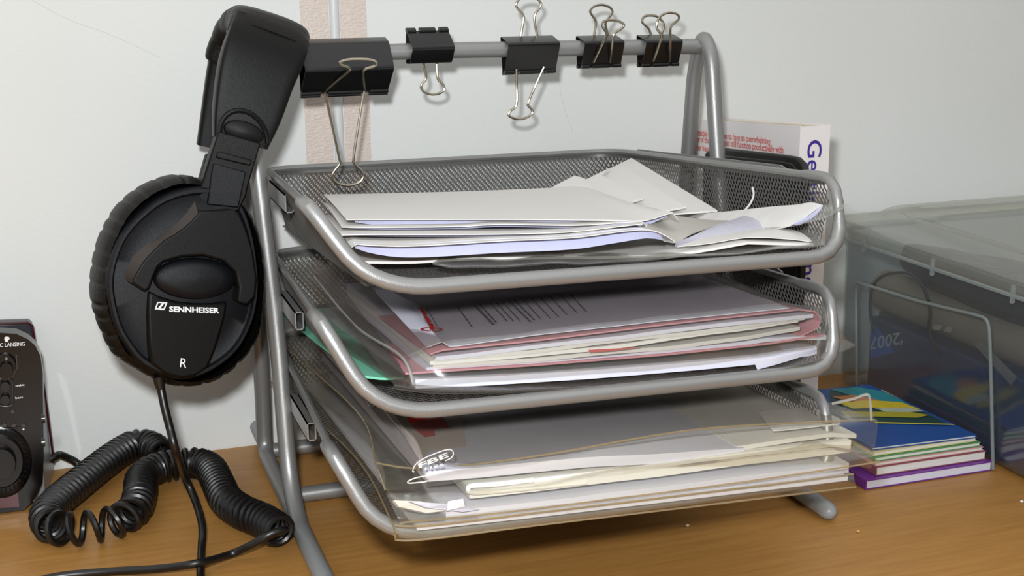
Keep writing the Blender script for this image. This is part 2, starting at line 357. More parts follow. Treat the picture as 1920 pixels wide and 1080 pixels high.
TZB = [.1812, .1305, .0776]; TZR = [.2030, .1488, .0955]; TXL = [-.0127, -.0098, -.0066]; TZL = [.2062, .157, .0970]
TFL = [(.0098, -.028, .1722), (.0100, -.028, .1182), (.0105, -.028, .0622)]; TFR = [(.2338, -.0245, .1682), (.2335, -.0245, .1130), (.2335, -.0245, .0575)]
def tray(k):
    bl = V((.0125, .258, TZB[k])); br = V((.2415, .258, TZB[k]-.001)); lb = V((TXL[k], -.0155, TZL[k])); rb = V((.2350, -.0150, TZR[k]))
    fL = V(TFL[k]); fR = V(TFR[k]); rt = .0034
    top = fillet([lb.lerp(bl, .015), bl, br, rb.lerp(br, .04)], [0, .024, .024, 0], 10)
    mb = MB(); mb.tube(top, .0019, 8)
    tr = mb.build('tray', Msilver, rk)
    mb = MB(); mb.tube(resample(fillet([lb+V((.0005, .02, -.0012)), lb, fL, fR, rb, rb+V((0, .03, -.0022))], [0, .006, .026, .017, .012, 0], 10), 55), [.0030]+[rt]*44+[.0034]*2+[.0026]*7+[.0019], 14)
    mb.build('front_tube', Msilver, tr)
    # mesh basket: skirt and floor
    zb = TZB[k]-.034
    b0 = [V((.0105, -.0265, fL.z-.0008)), V((.019, .251, zb)), V((.235, .251, zb-.001)), V((.2325, -.0235, fR.z-.0005))]
    n = 470; U = resample(top, n); Bq = resample(fillet(b0, [0, .02, .02, 0], 10), n); rows = 17
    Pt = np.zeros((n, rows, 3))
    for i in range(n):
        ctr = V((.124, .11, Bq[i].z)); inw = (ctr-Bq[i]); inw.z = 0; inw.normalize()
        for j in range(rows):
            t = j/(rows-1); p = U[i].lerp(Bq[i], t)
            Pt[i, j] = p
    v1, f1 = lattice(Pt, .00074, .0004)
    nx, ny = 132, 124; Pb = np.zeros((nx, ny, 3))
    for i in range(nx):
        for j in range(ny):
            s, t = i/(nx-1), j/(ny-1)
            a = b0[0].lerp(b0[3], s); b = b0[1].lerp(b0[2], s); Pb[i, j] = a.lerp(b, t)
            Pb[i, j, 2] -= .0006*math.sin(math.pi*s)
    v2, f2 = lattice(Pb, .00072, .0004)
    vs = np.concatenate([v1, v2]); q8 = vs.reshape(-1, 8, 3); md = q8.mean(1)
    keep = np.ones(len(md), bool)
    for fc, rr_, sg_ in ((fL, .026, 1), (fR, .017, -1)):
        u = (md[:, 0]-fc.x)*sg_; v = md[:, 2]-fc.z+.001
        keep &= ~((md[:, 1] < -.008) & (u < rr_) & (v < rr_) & ((u-rr_)**2+(v-rr_)**2 > rr_**2) & ((v > .004) | (md[:, 1] < -.010)))
    vv = rb.z-md[:, 2]; ww = md[:, 1]-rb.y; keep &= ~((md[:, 0] > .2) & (vv < .012) & (ww < .012) & ((vv-.012)**2+(ww-.012)**2 > .012**2))
    q8 = q8[keep]; vs = q8.reshape(-1, 3); fs = (np.array([[0, 1, 5, 4], [1, 2, 6, 5], [2, 3, 7, 6], [3, 0, 4, 7]])[None]+(np.arange(len(q8))*8)[:, None, None]).reshape(-1, 4)
    mb = MB()
    mb.v = vs.tolist(); mb.f = fs.tolist()
    mb.build('wire_mesh', Mmesh, tr, smooth=False, recalc=False, kind='stuff')
    # solid folded hem below the rim
    mb = MB(); rws = [U[::2], [u.lerp(b, .10) for u, b in zip(U[::2], Bq[::2])]]
    mb.slab(rws, .0006, V((0, 1, 0))); mb.build('folded_hem', Mmesh, tr)
    # pressed-steel hooks: an open channel on the left, a plate on the right
    e = [up(543, 380, x=.0060), up(562, 600, x=.0060), up(585, 808, x=.0060)][k]
    mb = MB(); y0 = e.y; y1 = y0+.05; xa_, xb_, za, zb_ = .0035, .0082, e.z-.0055, e.z+.0045; t = .0007
    for q in ((xa_, xa_+t, za, zb_), (xb_-t, xb_, za, zb_), (xa_, xb_, za, za+t), (xa_, xb_, zb_-t, zb_)): mb.box(q[0], q[1], y0, y1, q[2], q[3])
    mb.build('hook_channel', Msteel, tr, smooth=False)
    P = []
    for (a, b_) in ((0, .012), (1, .06)): pass
    q0 = br.lerp(rb, .10)+V((.004, 0, .0005)); q1 = br.lerp(rb, .80)+V((.004, 0, .0005))
    mb = MB(); mb.prism([q0+V((0, 0, .0016)), q1+V((0, .006, .0016)), q1+V((0, 0, .0004)), q1+V((0, 0, -.003)), q0+V((0, 0, -.003))],
                        [p+V((.001, 0, 0)) for p in (q0+V((0, 0, .0016)), q1+V((0, .006, .0016)), q1+V((0, 0, .0004)), q1+V((0, 0, -.003)), q0+V((0, 0, -.003)))])
    mb.build('hook_plate', Msilver, tr, smooth=False)
for k in range(3): tray(k)

# ------------------------------------------------------------------ binder clips on the top rail
RY = .2
def clip(label, xl, xr, sec, front, handles, jaw_up=False, notch=.2):
    """sec: cross-section (y from rail, z from rail) rear jaw .. spine .. front jaw; handles: pixel polylines with depth"""
    xm = (xl+xr)/2; zr = .2529-.0024*max(0, (xm-.1)/.175)
    c = root('binder_clip', (xm, RY, zr), label, 'binder clip', 'binder clips on the rack rail')
    pr = [V((0, RY+y, zr+z)) for y, z in sec]; t = .0005
    pr = fillet(pr, .0022, 4)
    mb = MB(); rows = [[V((x, p.y, p.z)) for p in pr] for x in (xl, xr)]
    # thickness grown inward towards the rail
    ctr = V((0, RY+sum(s[0] for s in sec)/len(sec), zr+sum(s[1] for s in sec)/len(sec)))
    inn = [V((0, p.y, p.z))+(V((0, ctr.y, ctr.z))-V((0, p.y, p.z))).normalized()*t for p in pr]
    ring = [p for p in pr]+inn[::-1]
    mb.prism([V((xl, p.y, p.z)) for p in ring], [V((xr, p.y, p.z)) for p in ring])
    mb.build('spring_body', Mblk, c, angle=50)
    W_ = xr-xl
    for end, nx in ((pr[0], pr[1]), (pr[-1], pr[-2])):
        mb = MB(); d = (end-nx).normalized(); q = end+d*.0006
        for a, b in ((0, notch), (notch+.09, .91-notch), (1-notch, 1)):
            mb.tube([(xl+W_*a, q.y, q.z), (xl+W_*b, q.y, q.z)], .0013, 10)
        mb.build('jaw_curl', Mblk, c)
    for h in handles:
        mb = MB(); mb.tube(smoothline([up(a, b, y=RY+dy) for a, b, dy in h], 5), .00078, 8); mb.build('wire_handle', Mnickel, c)
def cx(px, dy=-.008): return up(px, 96, y=RY+dy).x
big = [(.0035, -.0225), (.0062, .0086), (-.004, .0062), (-.0150, -.0078), (.0012, -.0212)]
med = [(.0030, -.0130), (.0062, .0078), (-.0088, .0040), (-.0010, -.0125)]
sml = [(.0040, -.0102), (.0062, .0076), (-.0092, .0042), (-.0035, -.0098)]
ups = [(.0040, .0112), (.0060, -.0072), (-.0035, -.0070), (-.0108, .0026), (.0020, .0108)]
clip('large black binder clip beside the headphones, its wire hanging over the top tray', cx(567), cx(733), big, -1, [
    [(611, 170, .001), (634, 150, -.010), (654, 134, -.0175), (655, 128, -.019), (641, 122, -.020), (637, 117, -.020), (652, 112, -.020), (672, 111, -.020), (694, 112, -.020), (706, 117, -.020), (702, 124, -.019), (684, 130, -.0185), (681, 142, -.014), (684, 168, .001)],
    [(609, 168, .0035), (614, 195, .004), (626, 250, .004), (636, 295, .004), (637, 307, .004), (626, 322, .004), (623, 332, .004), (632, 343, .004), (652, 348, .004), (672, 343, .004), (681, 332, .004), (678, 321, .004), (665, 307, .004), (663, 295, .004), (672, 235, .004), (679, 190, .004), (684, 166, .0035)]], notch=.22)
clip('small black binder clip with its jaws upward and one short wire hanging down', cx(772), cx(851), ups, 1, [
    [(788, 66, .0042), (791, 90, .0062), (794, 118, .0062), (799, 142, .006), (797, 150, .006), (790, 160, .006), (791, 168, .006), (799, 174, .006), (812, 177, .006), (826, 174, .006), (833, 167, .006), (831, 159, .006), (822, 149, .006), (820, 141, .006), (819, 118, .0062), (821, 90, .0062), (824, 66, .0042)]], notch=.22)
clip('medium black binder clip with one wire up and the other hanging down', cx(953), cx(1050), med, -1, [
    [(972, 132, .0035), (974, 100, .0068), (977, 66, .0072), (981, 40, .007), (981, 28, .007), (970, 15, .007), (968, 7, .007), (975, -3, .007), (990, -7, .007), (1006, -3, .007), (1014, 6, .007), (1012, 14, .007), (1003, 27, .007), (1002, 40, .007), (1007, 66, .0072), (1012, 100, .0068), (1016, 132, .0035)],
    [(968, 129, -.0022), (969, 160, -.001), (969, 192, -.002), (966, 201, -.002), (956, 209, -.002), (954, 216, -.002), (962, 221, -.002), (976, 223, -.002), (990, 219, -.002), (998, 212, -.002), (997, 205, -.002), (990, 197, -.002), (992, 188, -.002), (1004, 160, -.001), (1020, 125, -.0022)]], notch=.2)
clip('small black binder clip with two raised wires, the left of that pair', cx(1096), cx(1170), sml, -1, [
    [(1108, 118, .0035), (1111, 95, .0068), (1114, 66, .0072), (1117, 46, .0075), (1116, 37, .0075), (1108, 25, .0075), (1107, 19, .0075), (1114, 12, .0075), (1128, 9, .0075), (1142, 13, .0075), (1148, 20, .0075), (1146, 27, .0075), (1136, 41, .0075), (1136, 50, .0075), (1140, 66, .0072), (1143, 95, .0068), (1146, 118, .0035)],
    [(1113, 117, -.0045), (1122, 98, -.009), (1133, 75, -.0125), (1137, 63, -.013), (1133, 55, -.013), (1129, 48, -.0125), (1131, 41, -.0125), (1140, 38, -.0125), (1153, 38, -.0125), (1165, 42, -.0125), (1170, 47, -.0125), (1166, 53, -.0125), (1153, 62, -.013), (1149, 72, -.0125), (1147, 95, -.010), (1144, 117, -.0045)]], notch=.2)
clip('small black binder clip with two crossed raised wires, nearest the right end', cx(1211), cx(1279), sml, -1, [
    [(1216, 114, .0035), (1220, 95, .0068), (1221, 73, .0072), (1219, 60, .0072), (1215, 52, .0072), (1206, 44, .0072), (1204, 38, .0072), (1208, 31, .0072), (1219, 29, .0072), (1232, 31, .0072), (1241, 39, .0072), (1245, 48, .0072), (1242, 60, .0072), (1238, 73, .0072), (1240, 95, .0068), (1244, 114, .0035)],
    [(1225, 114, -.0045), (1233, 92, -.010), (1240, 69, -.0125), (1238, 62, -.013), (1232, 54, -.013), (1232, 42, -.013), (1239, 30, -.0125), (1252, 24, -.0125), (1266, 25, -.0125), (1273, 31, -.0125), (1271, 38, -.0125), (1261, 46, -.0125), (1257, 54, -.013), (1257, 75, -.0125), (1256, 95, -.010), (1256, 115, -.0045)]], notch=.2)

# ------------------------------------------------------------------ headphones hanging on the rail's left corner
P0 = up(335, 535, y=.130); NH = V((.19, -.94, .10)).normalized()
hp = root('headphones', tuple(P0), 'black over-ear headphones hanging on the left end of the rack', 'headphones')
def hpl(px, py, d): return on_plane(px, py, P0+NH*d, NH)
def outline(pts, d, n=None, smooth=True, k=8):
    L = [hpl(a, b, d) for a, b in pts]
    if smooth: L = smoothline(L, k, True)
    return resample(L+[L[0]], n+1)[:-1] if n else L
padpx = [(175, 530), (180, 490), (191, 448), (212, 405), (237, 374), (275, 346), (323, 329), (365, 332), (410, 345), (445, 370), (468, 409), (482, 455), (489, 510), (488, 553), (482, 616), (465, 652), (443, 678), (418, 700), (389, 715), (358, 722), (327, 722), (296, 714), (268, 699), (240, 682), (214, 662), (197, 628), (183, 592), (176, 560)]
platepx = [(204, 538), (210, 491), (229, 444), (261, 406), (303, 374), (354, 357), (410, 358), (448, 385), (470, 440), (480, 505), (481, 545), (471, 600), (441, 656), (389, 695), (334, 707), (272, 682), (237, 643), (216, 600)]
def cup(off, front=True):
    """one ear cup; off moves it (the far one is the same cup turned away)"""
    N = 420; base = outline(padpx, -.014, N); c = sum(base, V())/N
    mb = MB(); rows = []; rnd = random.Random(3 if front else 5)
    gro = [0.]*N; q = 0
    while q < N:
        wd = rnd.choice((9, 11, 13, 15)); q += wd
        dep = rnd.uniform(.5, 1.)
        for e in (-2, -1, 0, 1, 2): gro[(q+e) % N] = max(gro[(q+e) % N], dep*(1, .65, .2)[abs(e)])
    for sc, d in ((.86, -.029), (.95, -.0285), (.99, -.025), (1.004, -.020), (1.004, -.013), (.985, -.0065), (.95, -.003), (.93, -.0015)):
        k = 1 if .94 < sc else .3
        rows.append([c+(p-c)*(sc-.020*gro[i]*k)+NH*(d+.014)+off for i, p in enumerate(base)])
    mb.grid(rows, True); b = len(mb.v); mb.f.append(tuple(range(N))); mb.m.append(0)
    pad = mb.build('ear_pad', Mleather, hp, angle=70)
    # rigid shell: rim and slightly domed plate
    n = 90; o1 = outline(platepx, 0, n); cp = sum(o1, V())/n
    mb = MB(); mb.grid([[cp+(p-cp)*s+NH*d+off for p in o1] for s, d in ((1.03, -.010), (1.03, -.001), (1.0, .0012), (.965, .0012), (.955, -.0005), (.93, -.0012), (.7, .0012), (.35, .0024), (.001, .0028))], True)
    mb.build('ear_cup', Mhpblue, hp, angle=50)
    return cp
cup(V((0, 0, 0)))
far = (P0-EYE).normalized()*.062+V((-.001, 0, -.004))
cup(far, False)
# yoke: the arch that carries the near cup
yo = [(369, 388), (366, 378), (352, 399), (334, 417), (315, 432), (295, 448), (278, 458), (264, 468), (250, 482), (240, 499), (235, 518), (239, 527), (250, 533), (272, 547), (281, 540),
      (287, 522), (296, 501), (307, 491), (342, 481), (381, 479), (420, 489), (443, 510), (449, 540), (446, 566), (463, 572), (479, 556), (482, 520), (474, 468), (462, 430), (451, 405), (440, 392), (405, 396)]
def plate(pts, d0, d1, name, m, parent=hp, bev=.0012, grow=0.):
    f = [hpl(a, b, d1) for a, b in pts]; bk = [p-NH*(d1-d0) for p in f]
    if grow: c = sum(f, V())/len(f); bk = [c-NH*(d1-d0)+(p-c)*(1+grow) for p in f]
    mb = MB(); mb.prism(f, bk); return mb.build(name, m, parent, bevel=bev, angle=35)
yi = [(372, 396), (371, 400), (358, 415), (343, 428), (326, 440), (308, 450), (294, 463), (281, 476), (268, 491), (258, 507), (250, 522), (248, 531), (254, 535), (272, 547), (281, 540)]+yo[15:]
yk = plate(yi, -.001, .0105, 'yoke', Mhpdark)
mb = MB(); mb.slab([[hpl(a, b, .0104) for a, b in yi[:12]], [hpl(a, b, .0065) for a, b in yo[:12]], [hpl(a, b, .001) for a, b in yo[:12]]], .0012, NH)
mb.build('yoke_shoulder', mat('desk_reflection_plastic', '#2a211b', .35, spec=.6), yk)  # brown reflection of the desk painted into the black shoulder
# the yoke's bevelled shoulder on the left
dome = [(365+77*math.cos(a), 522+39*math.sin(a)) for a in [2*math.pi*i/40 for i in range(40)]]
mb = MB(); o1 = [hpl(a, b, .004) for a, b in dome]; c1 = sum(o1, V())/40
mb.grid([[c1+(p-c1)*s+NH*d for p in o1] for s, d in ((1, -.006), (1, 0), (.93, .0022), (.6, .0036), (.001, .004))], True); mb.build('pivot_dome', Mhpblue, hp, angle=60)
tabp = [(279, 545), (300, 556), (330, 565), (365, 569), (400, 569), (427, 565), (424, 590), (416, 620), (405, 655), (390, 690), (366, 706), (340, 710), (310, 702), (284, 682), (279, 640), (277, 590)]
tb = plate(tabp, -.003, .0045, 'cable_housing', Mhp, bev=.0015)
# print on the housing
ex = (hpl(411, 577, .0046)-hpl(317, 574, .0046)).normalized(); ey = NH.cross(ex).normalized(); 
if ey.z < 0: ey = -ey
pA = hpl(317, 584, .0047); wA = (hpl(411, 587, .0047)-pA).length
exA = (hpl(411, 587, .0047)-pA).normalized()
eyA = (hpl(317, 574, .0047)-pA).normalized(); hA = (hpl(318, 574, .0047)-pA).length
write('SENNHEISER', pA, exA, eyA, hA*.95, Mwhiteprint, tb, width=wA, bold=.035)
# emblem: a parallelogram frame holding a slanted stroke
mb = MB()
def q4(a): mb.add([hpl(x, y, .0049) for x, y in a], [(0, 1, 2, 3)])
q4([(295, 566), (314, 567), (313, 569), (296, 568)]); q4([(291, 577.5), (309, 579), (308, 581.5), (290, 580)])
q4([(295, 566), (297.5, 566), (293, 580), (290, 580)]); q4([(311.5, 567), (314, 567), (308.5, 581), (305.5, 581)])
q4([(305, 567), (309.5, 567.5), (299, 580), (294, 580)])
mb.build('emblem', Mwhiteprint, tb, smooth=False, recalc=False)
pR = hpl(337, 688, .0047); exR = (hpl(349, 690, .0047)-pR).normalized(); eyR = (hpl(339, 671, .0047)-pR).normalized()
write('R', pR, exR, eyR, (hpl(339, 671, .0047)-pR).length, Mwhiteprint, tb, width=(hpl(349, 690, .0047)-pR).length)
# strain relief + seam line
mb = MB(); mb.tube([hpl(297, 706, -.006), hpl(299, 718, -.006), hpl(301, 728, -.006)], [.0030, .0028, .0024], 12); mb.build('strain_relief', Mcord, hp)

# headband swept over the rail
def sweep(secs, wd, name, m, n=14, rows=5, squ=3.2, mod=None):
    """secs: (px, py, y, width, thickness); wd: width direction"""
    ctr = [up(a, b, y=y) for a, b, y, _, _ in secs]; ctr = smoothline(ctr, rows)
    ws = smoothline([V((s[3], s[4], 0)) for s in secs], rows); K = len(ctr); R = []
    for i in range(K):
        T = (ctr[min(i+1, K-1)]-ctr[max(i-1, 0)]).normalized(); Wd = (wd-T*wd.dot(T)).normalized(); Nn = T.cross(Wd)
        row = []
        for q in range(28):
            a = 2*math.pi*q/28; ca, sa = math.cos(a), math.sin(a)
            x = math.copysign(abs(ca)**(2/squ), ca); y = math.copysign(abs(sa)**(2/squ), sa)
            g = mod(i/(K-1)) if mod else 1
            row.append(ctr[i]+Wd*(x*ws[i].x/2*g)+Nn*(y*ws[i].y/2*g))
        R.append(row)
    mb = MB(); b = 0; mb.grid(R, True); mb.f.append(tuple(range(28))); mb.f.append(tuple((K-1)*28+q for q in range(28))); mb.m += [0, 0]
    return mb.build(name, m, hp, angle=50)
WD = (up(564, 97, y=.165)-up(439, 58, y=.165)).normalized()
WD2 = (up(492, 272, y=.15)-up(408, 249, y=.15)).normalized()
sweep([(450, 268, .1455, .028, .009), (462, 215, .1475, .0345, .0125), (480, 140, .1525, .0395, .0145), (497, 92, .158, .0415, .0150), (506, 66, .166, .0410, .015)], WD, 'headband_arm', Mhp, rows=8, squ=8)
rib = lambda t: 1+.035*(abs(math.sin(t*math.pi*7))**.5)-.03
sweep([(500, 82, .1605, .0425, .017), (504, 60, .170, .0430, .018), (502, 56, .183, .0425, .018), (495, 53, .199, .0420, .018), (478, 62, .214, .041, .017), (458, 90, .2225, .039, .016), (440, 130, .2255, .036, .014)], WD, 'headband_pad', Mleather, rows=12, squ=3.4, mod=rib)
sweep([(454, 105, .2265, .036, .012), (441, 160, .2295, .034, .012), (427, 225, .231, .031, .011), (416, 280, .231, .029, .010)], WD, 'headband_arm', Mhp, rows=6, squ=5)
# sliders
def quadplate(pts, y, th, name, m, bev=.001):
    f = [up(a, b, y=y) for a, b in pts]; v = V((-.12, 1, -.1)).normalized()*th; mb = MB(); mb.prism(f, [p+v for p in f]); return mb.build(name, m, hp, bevel=bev)
quadplate([(410, 246), (490, 268), (467, 346), (462, 368), (449, 395), (430, 403), (386, 396), (366, 384), (378, 345), (392, 300)], .1385, .008, 'slider', Mhp)
quadplate([(400, 306), (462, 322), (448, 390), (388, 384)], .1372, .003, 'slider_cover', Mhpblue, .0008)
quadplate([(409, 283), (474, 300), (470, 312), (404, 296)], .1378, .003, 'slider_step', Mhp, .0008)
quadplate([(388, 288), (418, 296), (402, 352), (372, 345)], .2285, .006, 'slider', Mhp)
# thumb recess at the end of the near arm: raised lip around a half-round hollow
lip = [(457+45*math.cos(a), 258-50*math.sin(a)+(10*math.cos(a))) for a in [math.pi*i/16 for i in range(17)]]
mb = MB(); mb.tube([up(a, b, y=.1405) for a, b in lip], .0013, 8); mb.build('thumb_grip', Mhp, hp)
mb = MB(); g = [up(457+38*math.cos(a), 248-21*math.sin(a)+8*math.cos(a), y=.1402) for a in [2*math.pi*i/24 for i in range(24)]]; c_ = sum(g, V())/24
mb.grid([[c_+(p-c_)*s+V((0, d, 0)) for p in g] for s, d in ((1, .003), (1, .0004), (.9, -.0006), (.001, -.0012))], True); mb.build('thumb_pad', Mhpdark, hp, angle=70)

# cords
cc = [(301, 724, .1315), (309, 765, .128), (318, 800, .1255), (331, 850, .123)]
pts = [up(a, b, y=y) for a, b, y in cc]+[up(346, 893, z=.030), up(366, 938, z=.017), up(379, 985, z=.0115), up(378, 1030, z=.0040), up(376, 1078, z=.0028), up(380, 1130, z=.0026)]
mb = MB(); mb.tube(smoothline(pts, 8), .00215, 12); mb.build('cord', Mcord, hp)
path = [(303, 852, .0105), (282, 836, .0105), (255, 833, .0105), (225, 848, .0105), (190, 873, .0105), (150, 905, .0105), (110, 938, .0105), (88, 965, .0105), (98, 987, .0105), (135, 992, .0105), (180, 986, .0105),
        (222, 976, .0105), (252, 955, .0105), (262, 925, .0105), (266, 897, .0105), (290, 880, .0105), (325, 872, .0105), (365, 868, .0105), (393, 878, .0105), (408, 905, .0105), (424, 937, .0105), (455, 960, .0105), (495, 977, .0105), (526, 998, .0105)]
ctr = smoothline([up(a, b, z=z) for a, b, z in path], 24)
ctr = resample(ctr, 1400); L = sum((a-b).length for a, b in zip(ctr, ctr[1:]))
pts = []; ph = 0.
for i, p in enumerate(ctr):
    T = (ctr[min(i+1, len(ctr)-1)]-ctr[max(i-1, 0)]).normalized(); S = V((0, 0, 1)).cross(T).normalized(); U_ = T.cross(S)
    f = i/(len(ctr)-1); g = math.exp(-((f-.43)/.055)**2)
    pitch = .0046+.0062*g
    ph += 2*math.pi*(L/len(ctr))/pitch; rad = .0079
    pts.append((p, S, U_, ph, rad))
coil = []
for k in range(len(pts)-1):
    a, b = pts[k], pts[k+1]; m_ = max(1, int((b[3]-a[3])/.42))
    for q in range(m_):
        t = q/m_; p = a[0].lerp(b[0], t); h = a[3]+(b[3]-a[3])*t
        coil.append(p+a[1]*math.cos(h)*a[4]+a[2]*math.sin(h)*a[4])
mb = MB()
tail0 = smoothline([coil[0], up(312, 853, z=.007), up(330, 858, z=.003), up(352, 856, z=.0022)], 6)
mb.tube(coil, .0018, 7); mb.build('coiled_cord', Mcord, hp)
mb = MB(); mb.tube(tail0, .0019, 8); mb.build('cord', Mcord, hp)
mb = MB(); mb.tube(smoothline([coil[-1], up(535, 992, z=.016), up(505, 1002, z=.0155), up(470, 1022, z=.010), up(430, 1040, z=.0045), up(370, 1056, z=.0085), up(300, 1066, z=.0045), up(200, 1072, z=.0023), up(108, 1081, z=.0022), up(30, 1100, z=.0022)], 8), .0021, 12); mb.build('cord', Mcord, hp)

# ------------------------------------------------------------------ papers in the trays
Mfilm = film('clear_pocket_film', '#f6f6f4', .022, '#d8d6d0', rough=.16, base=.02, edge=.3, bump=.5, bscale=45)
Mfilmgreyshade = film('shade_greyed_film', '#efedea', .09, '#aea9a3', rough=.2, base=.025, edge=.13, bump=.5, bscale=38)  # greyed film copy: shade below the tray above is put into its colour
Mfilmtan = film('yellowed_pocket_film', '#fbfaf6', .022, '#d2ccc0', rough=.2, base=.02, edge=.3, bump=.5, bscale=40)
Mseam = film('welded_film_seam', '#ddd0b4', .3, '#c4b390', rough=.25, base=.05, edge=.3, bump=.3)
Mfilmw = film('milky_pocket_film', '#eeeeec', .13, '#dcdad4', rough=.2, base=.03, edge=.3, bump=.3, bscale=30)
Mfilmshade = film('shade_tinted_film', '#f0edec', .09, '#aaa4a0', rough=.22, base=.025, edge=.12, bump=.6, bscale=32)  # clear film darkened, with the upper tray's shade painted into tint and haze
Mseamg = film('clear_film_seam', '#d8d8d4', .4, '#c9c8c2', rough=.25, base=.05, edge=.3, bump=.3)
FT = [.1706, .1168, .0610]      # where the wire floor meets the front of each tray
def floor_z(k, y): return FT[k]-.0015+(y+.026)/.277*((TZB[k]-.034)-(FT[k]-.0015))+.0012

def sheet(name, front, yf, back, yb, label, cat, m, th=.00035, zb=None, group=None, bulge=0., rows=5, n=26, wob=.0, seed=0, parent=None, fz=None, smoothf=True):
    """a sheet of paper between a front edge and a back edge, both followed in depth"""
    yF = yf if isinstance(yf, (list, tuple)) else [yf]*len(front)
    F = [up(a, b, y=q) for (a, b), q in zip(front, yF)]
    if zb is not None: B = [up(a, b, z=zb) for a, b in back]
    else:
        yB = yb if isinstance(yb, (list, tuple)) else [yb]*len(back); B = [up(a, b, y=q) for (a, b), q in zip(back, yB)]
    F = resample(smoothline(F, 8) if smoothf and len(F) > 2 else F, n); B = resample(smoothline(B, 8) if len(B) > 2 else B, n)
    P = []
    for i in range(rows+1):
        t = i/rows; P.append([F[j].lerp(B[j], t)+V((0, 0, bulge*math.sin(math.pi*t)+wob*noise.noise(V((F[j].x*25, t*4, seed))))) for j in range(n)])
    mb = MB(); mb.slab(P, th)
    o = mb.build(name, m, parent)
    if label: tag(o, label, cat, group)
    return o
def block(name, front, back, th, m, label, cat, rows=4, n=26, parent=None, group=None, wob=0., seed=0):
    P = loft([back, front], n, rows, wob, seed); mb = MB(); mb.slab(P, th); o = mb.build(name, m, parent)
    if label: tag(o, label, cat, group)
    return o
def E3(pts, y=None, z=None):
    return [up(a, b, y=(c[0] if c else y)) if z is None else up(a, b, z=z) for a, b, *c in pts]
def shifted(P, dy, dz): return [p+V((0, dy, dz)) for p in P]

# ---- top tray
bs = [up(a, b, y=q) for a, b, q in ((668, 489, .018), (760, 489, .012), (900, 483, .006), (1060, 480, .000), (1200, 480, -.008), (1255, 477, -.011), (1330, 465, -.013), (1398, 452, -.014), (1460, 455, -.015), (1527, 456, -.016))]
bb = [V((.026, .16, floor_z(0, .16)+.004)), V((.10, .16, floor_z(0, .16)+.004)), V((.232, .13, floor_z(0, .13)+.004))]
block('letter_sheet', bs, bb, .0012, Mpaper, 'wide white folded sheet lying lowest in the top tray', 'paper', wob=.0006)
def letter(label, pts, dz_back, m_in, depth=.115, seed=0, name='folded_letter', th=.0004, inner=None, tailz=0.):
    F = smoothline([up(a, b, y=q) for a, b, q in pts], 6); F = resample(F, 34)
    xs = (F[0].x, F[-1].x)
    B = [V((F[0].x+.014+(F[-1].x-F[0].x-.012)*i/33, F[i].y+depth, max(F[16].z-.004, 0)+dz_back)) for i in range(34)]
    P = [[F[i].lerp(B[i], t)+V((0, 0, (1-t)**3*0)) for i in range(34)] for t in (0, .06, .15, .4, .7, 1)]
    # keep the curl of the front edge local
    for k, t in enumerate((0, .06, .15, .4, .7, 1)):
        zl = [F[0].z+(F[-1].z-F[0].z)*0 for i in range(34)]
        for i in range(34):
            base = F[16].z+(F[i].x-F[16].x)*(-.004/.07)
            P[k][i].z = (F[i].z-base)*max(0, 1-t*1.6)+base*(1-t)+B[i].z*t
    mb = MB(); mb.slab(P, th); o = mb.build(name, Mpaper, None); tag(o, label, 'letter', 'folded letters in the top tray')
    if inner:
        R2 = range(1, 33)
        mb = MB(); mb.slab([[F[i]+V((0, .0075, -.0006)) for i in R2], [F[i]+V((0, .0055, -.0008-inner*.5*(1-(2*i/33-1)**6))) for i in R2], [F[i]+V((0, .0035, -.0010-inner*(1-(2*i/33-1)**6))) for i in R2]], .0003, V((0, -1, .3)).normalized())
        mb.build('lining', Mlav, o)
    return o
letter('lowest folded letter, its curled lilac-lined mouth open at the right', [(659, 463, 0.0040), (662, 459, 0.0020), (668, 457, 0.0010), (690, 459, -0.0010), (760, 461, -0.0040), (860, 456, -0.0080), (940, 451, -0.0110), (1073, 445, -0.0150), (1160, 434, -0.0160), (1207, 430, -0.0170), (1230, 433, -0.0180), (1250, 442, -0.0190), (1265, 452, -0.0190)], -.010, Mlav, inner=.0052)
letter('second folded letter from the bottom of the white letters, with a straight front edge', [(640, 440, 0.0260), (700, 439, 0.0200), (860, 439, 0.0120), (960, 438, 0.0070), (1073, 434, 0.0040), (1162, 424, 0.0020), (1206, 419, 0.0010)], -.007, Mlav, inner=.0008)
letter('third folded letter from the bottom, its right end bent down over the lilac mouth', [(640, 425, 0.0400), (700, 426, 0.0340), (860, 424, 0.0260), (940, 420, 0.0200), (1073, 422, 0.0160), (1162, 417, 0.0140), (1200, 415, 0.0130), (1211, 419, 0.0130), (1215, 428, 0.0130)], -.005, Mlav, inner=.0010)
letter('topmost folded letter, its right corner curling upward', [(649, 411, 0.0430), (760, 411, 0.0360), (960, 411, 0.0250), (1118, 412, 0.0190), (1207, 413, 0.0170), (1235, 406, 0.0170), (1262, 398, 0.0175), (1268, 403, 0.0170), (1271, 411, 0.0170)], -.0035, Mlav, inner=.0034, depth=.125)
# lilac print seen on the letters
mb = MB(); 
for a in ([(628, 374), (655, 396), (657, 397), (630, 374)], [(655, 396), (712, 410), (714, 409), (657, 395)]):
    mb.add([up(x, y, y=.06)+V((0, 0, .0)) for x, y in a], [(0, 1, 2, 3)])
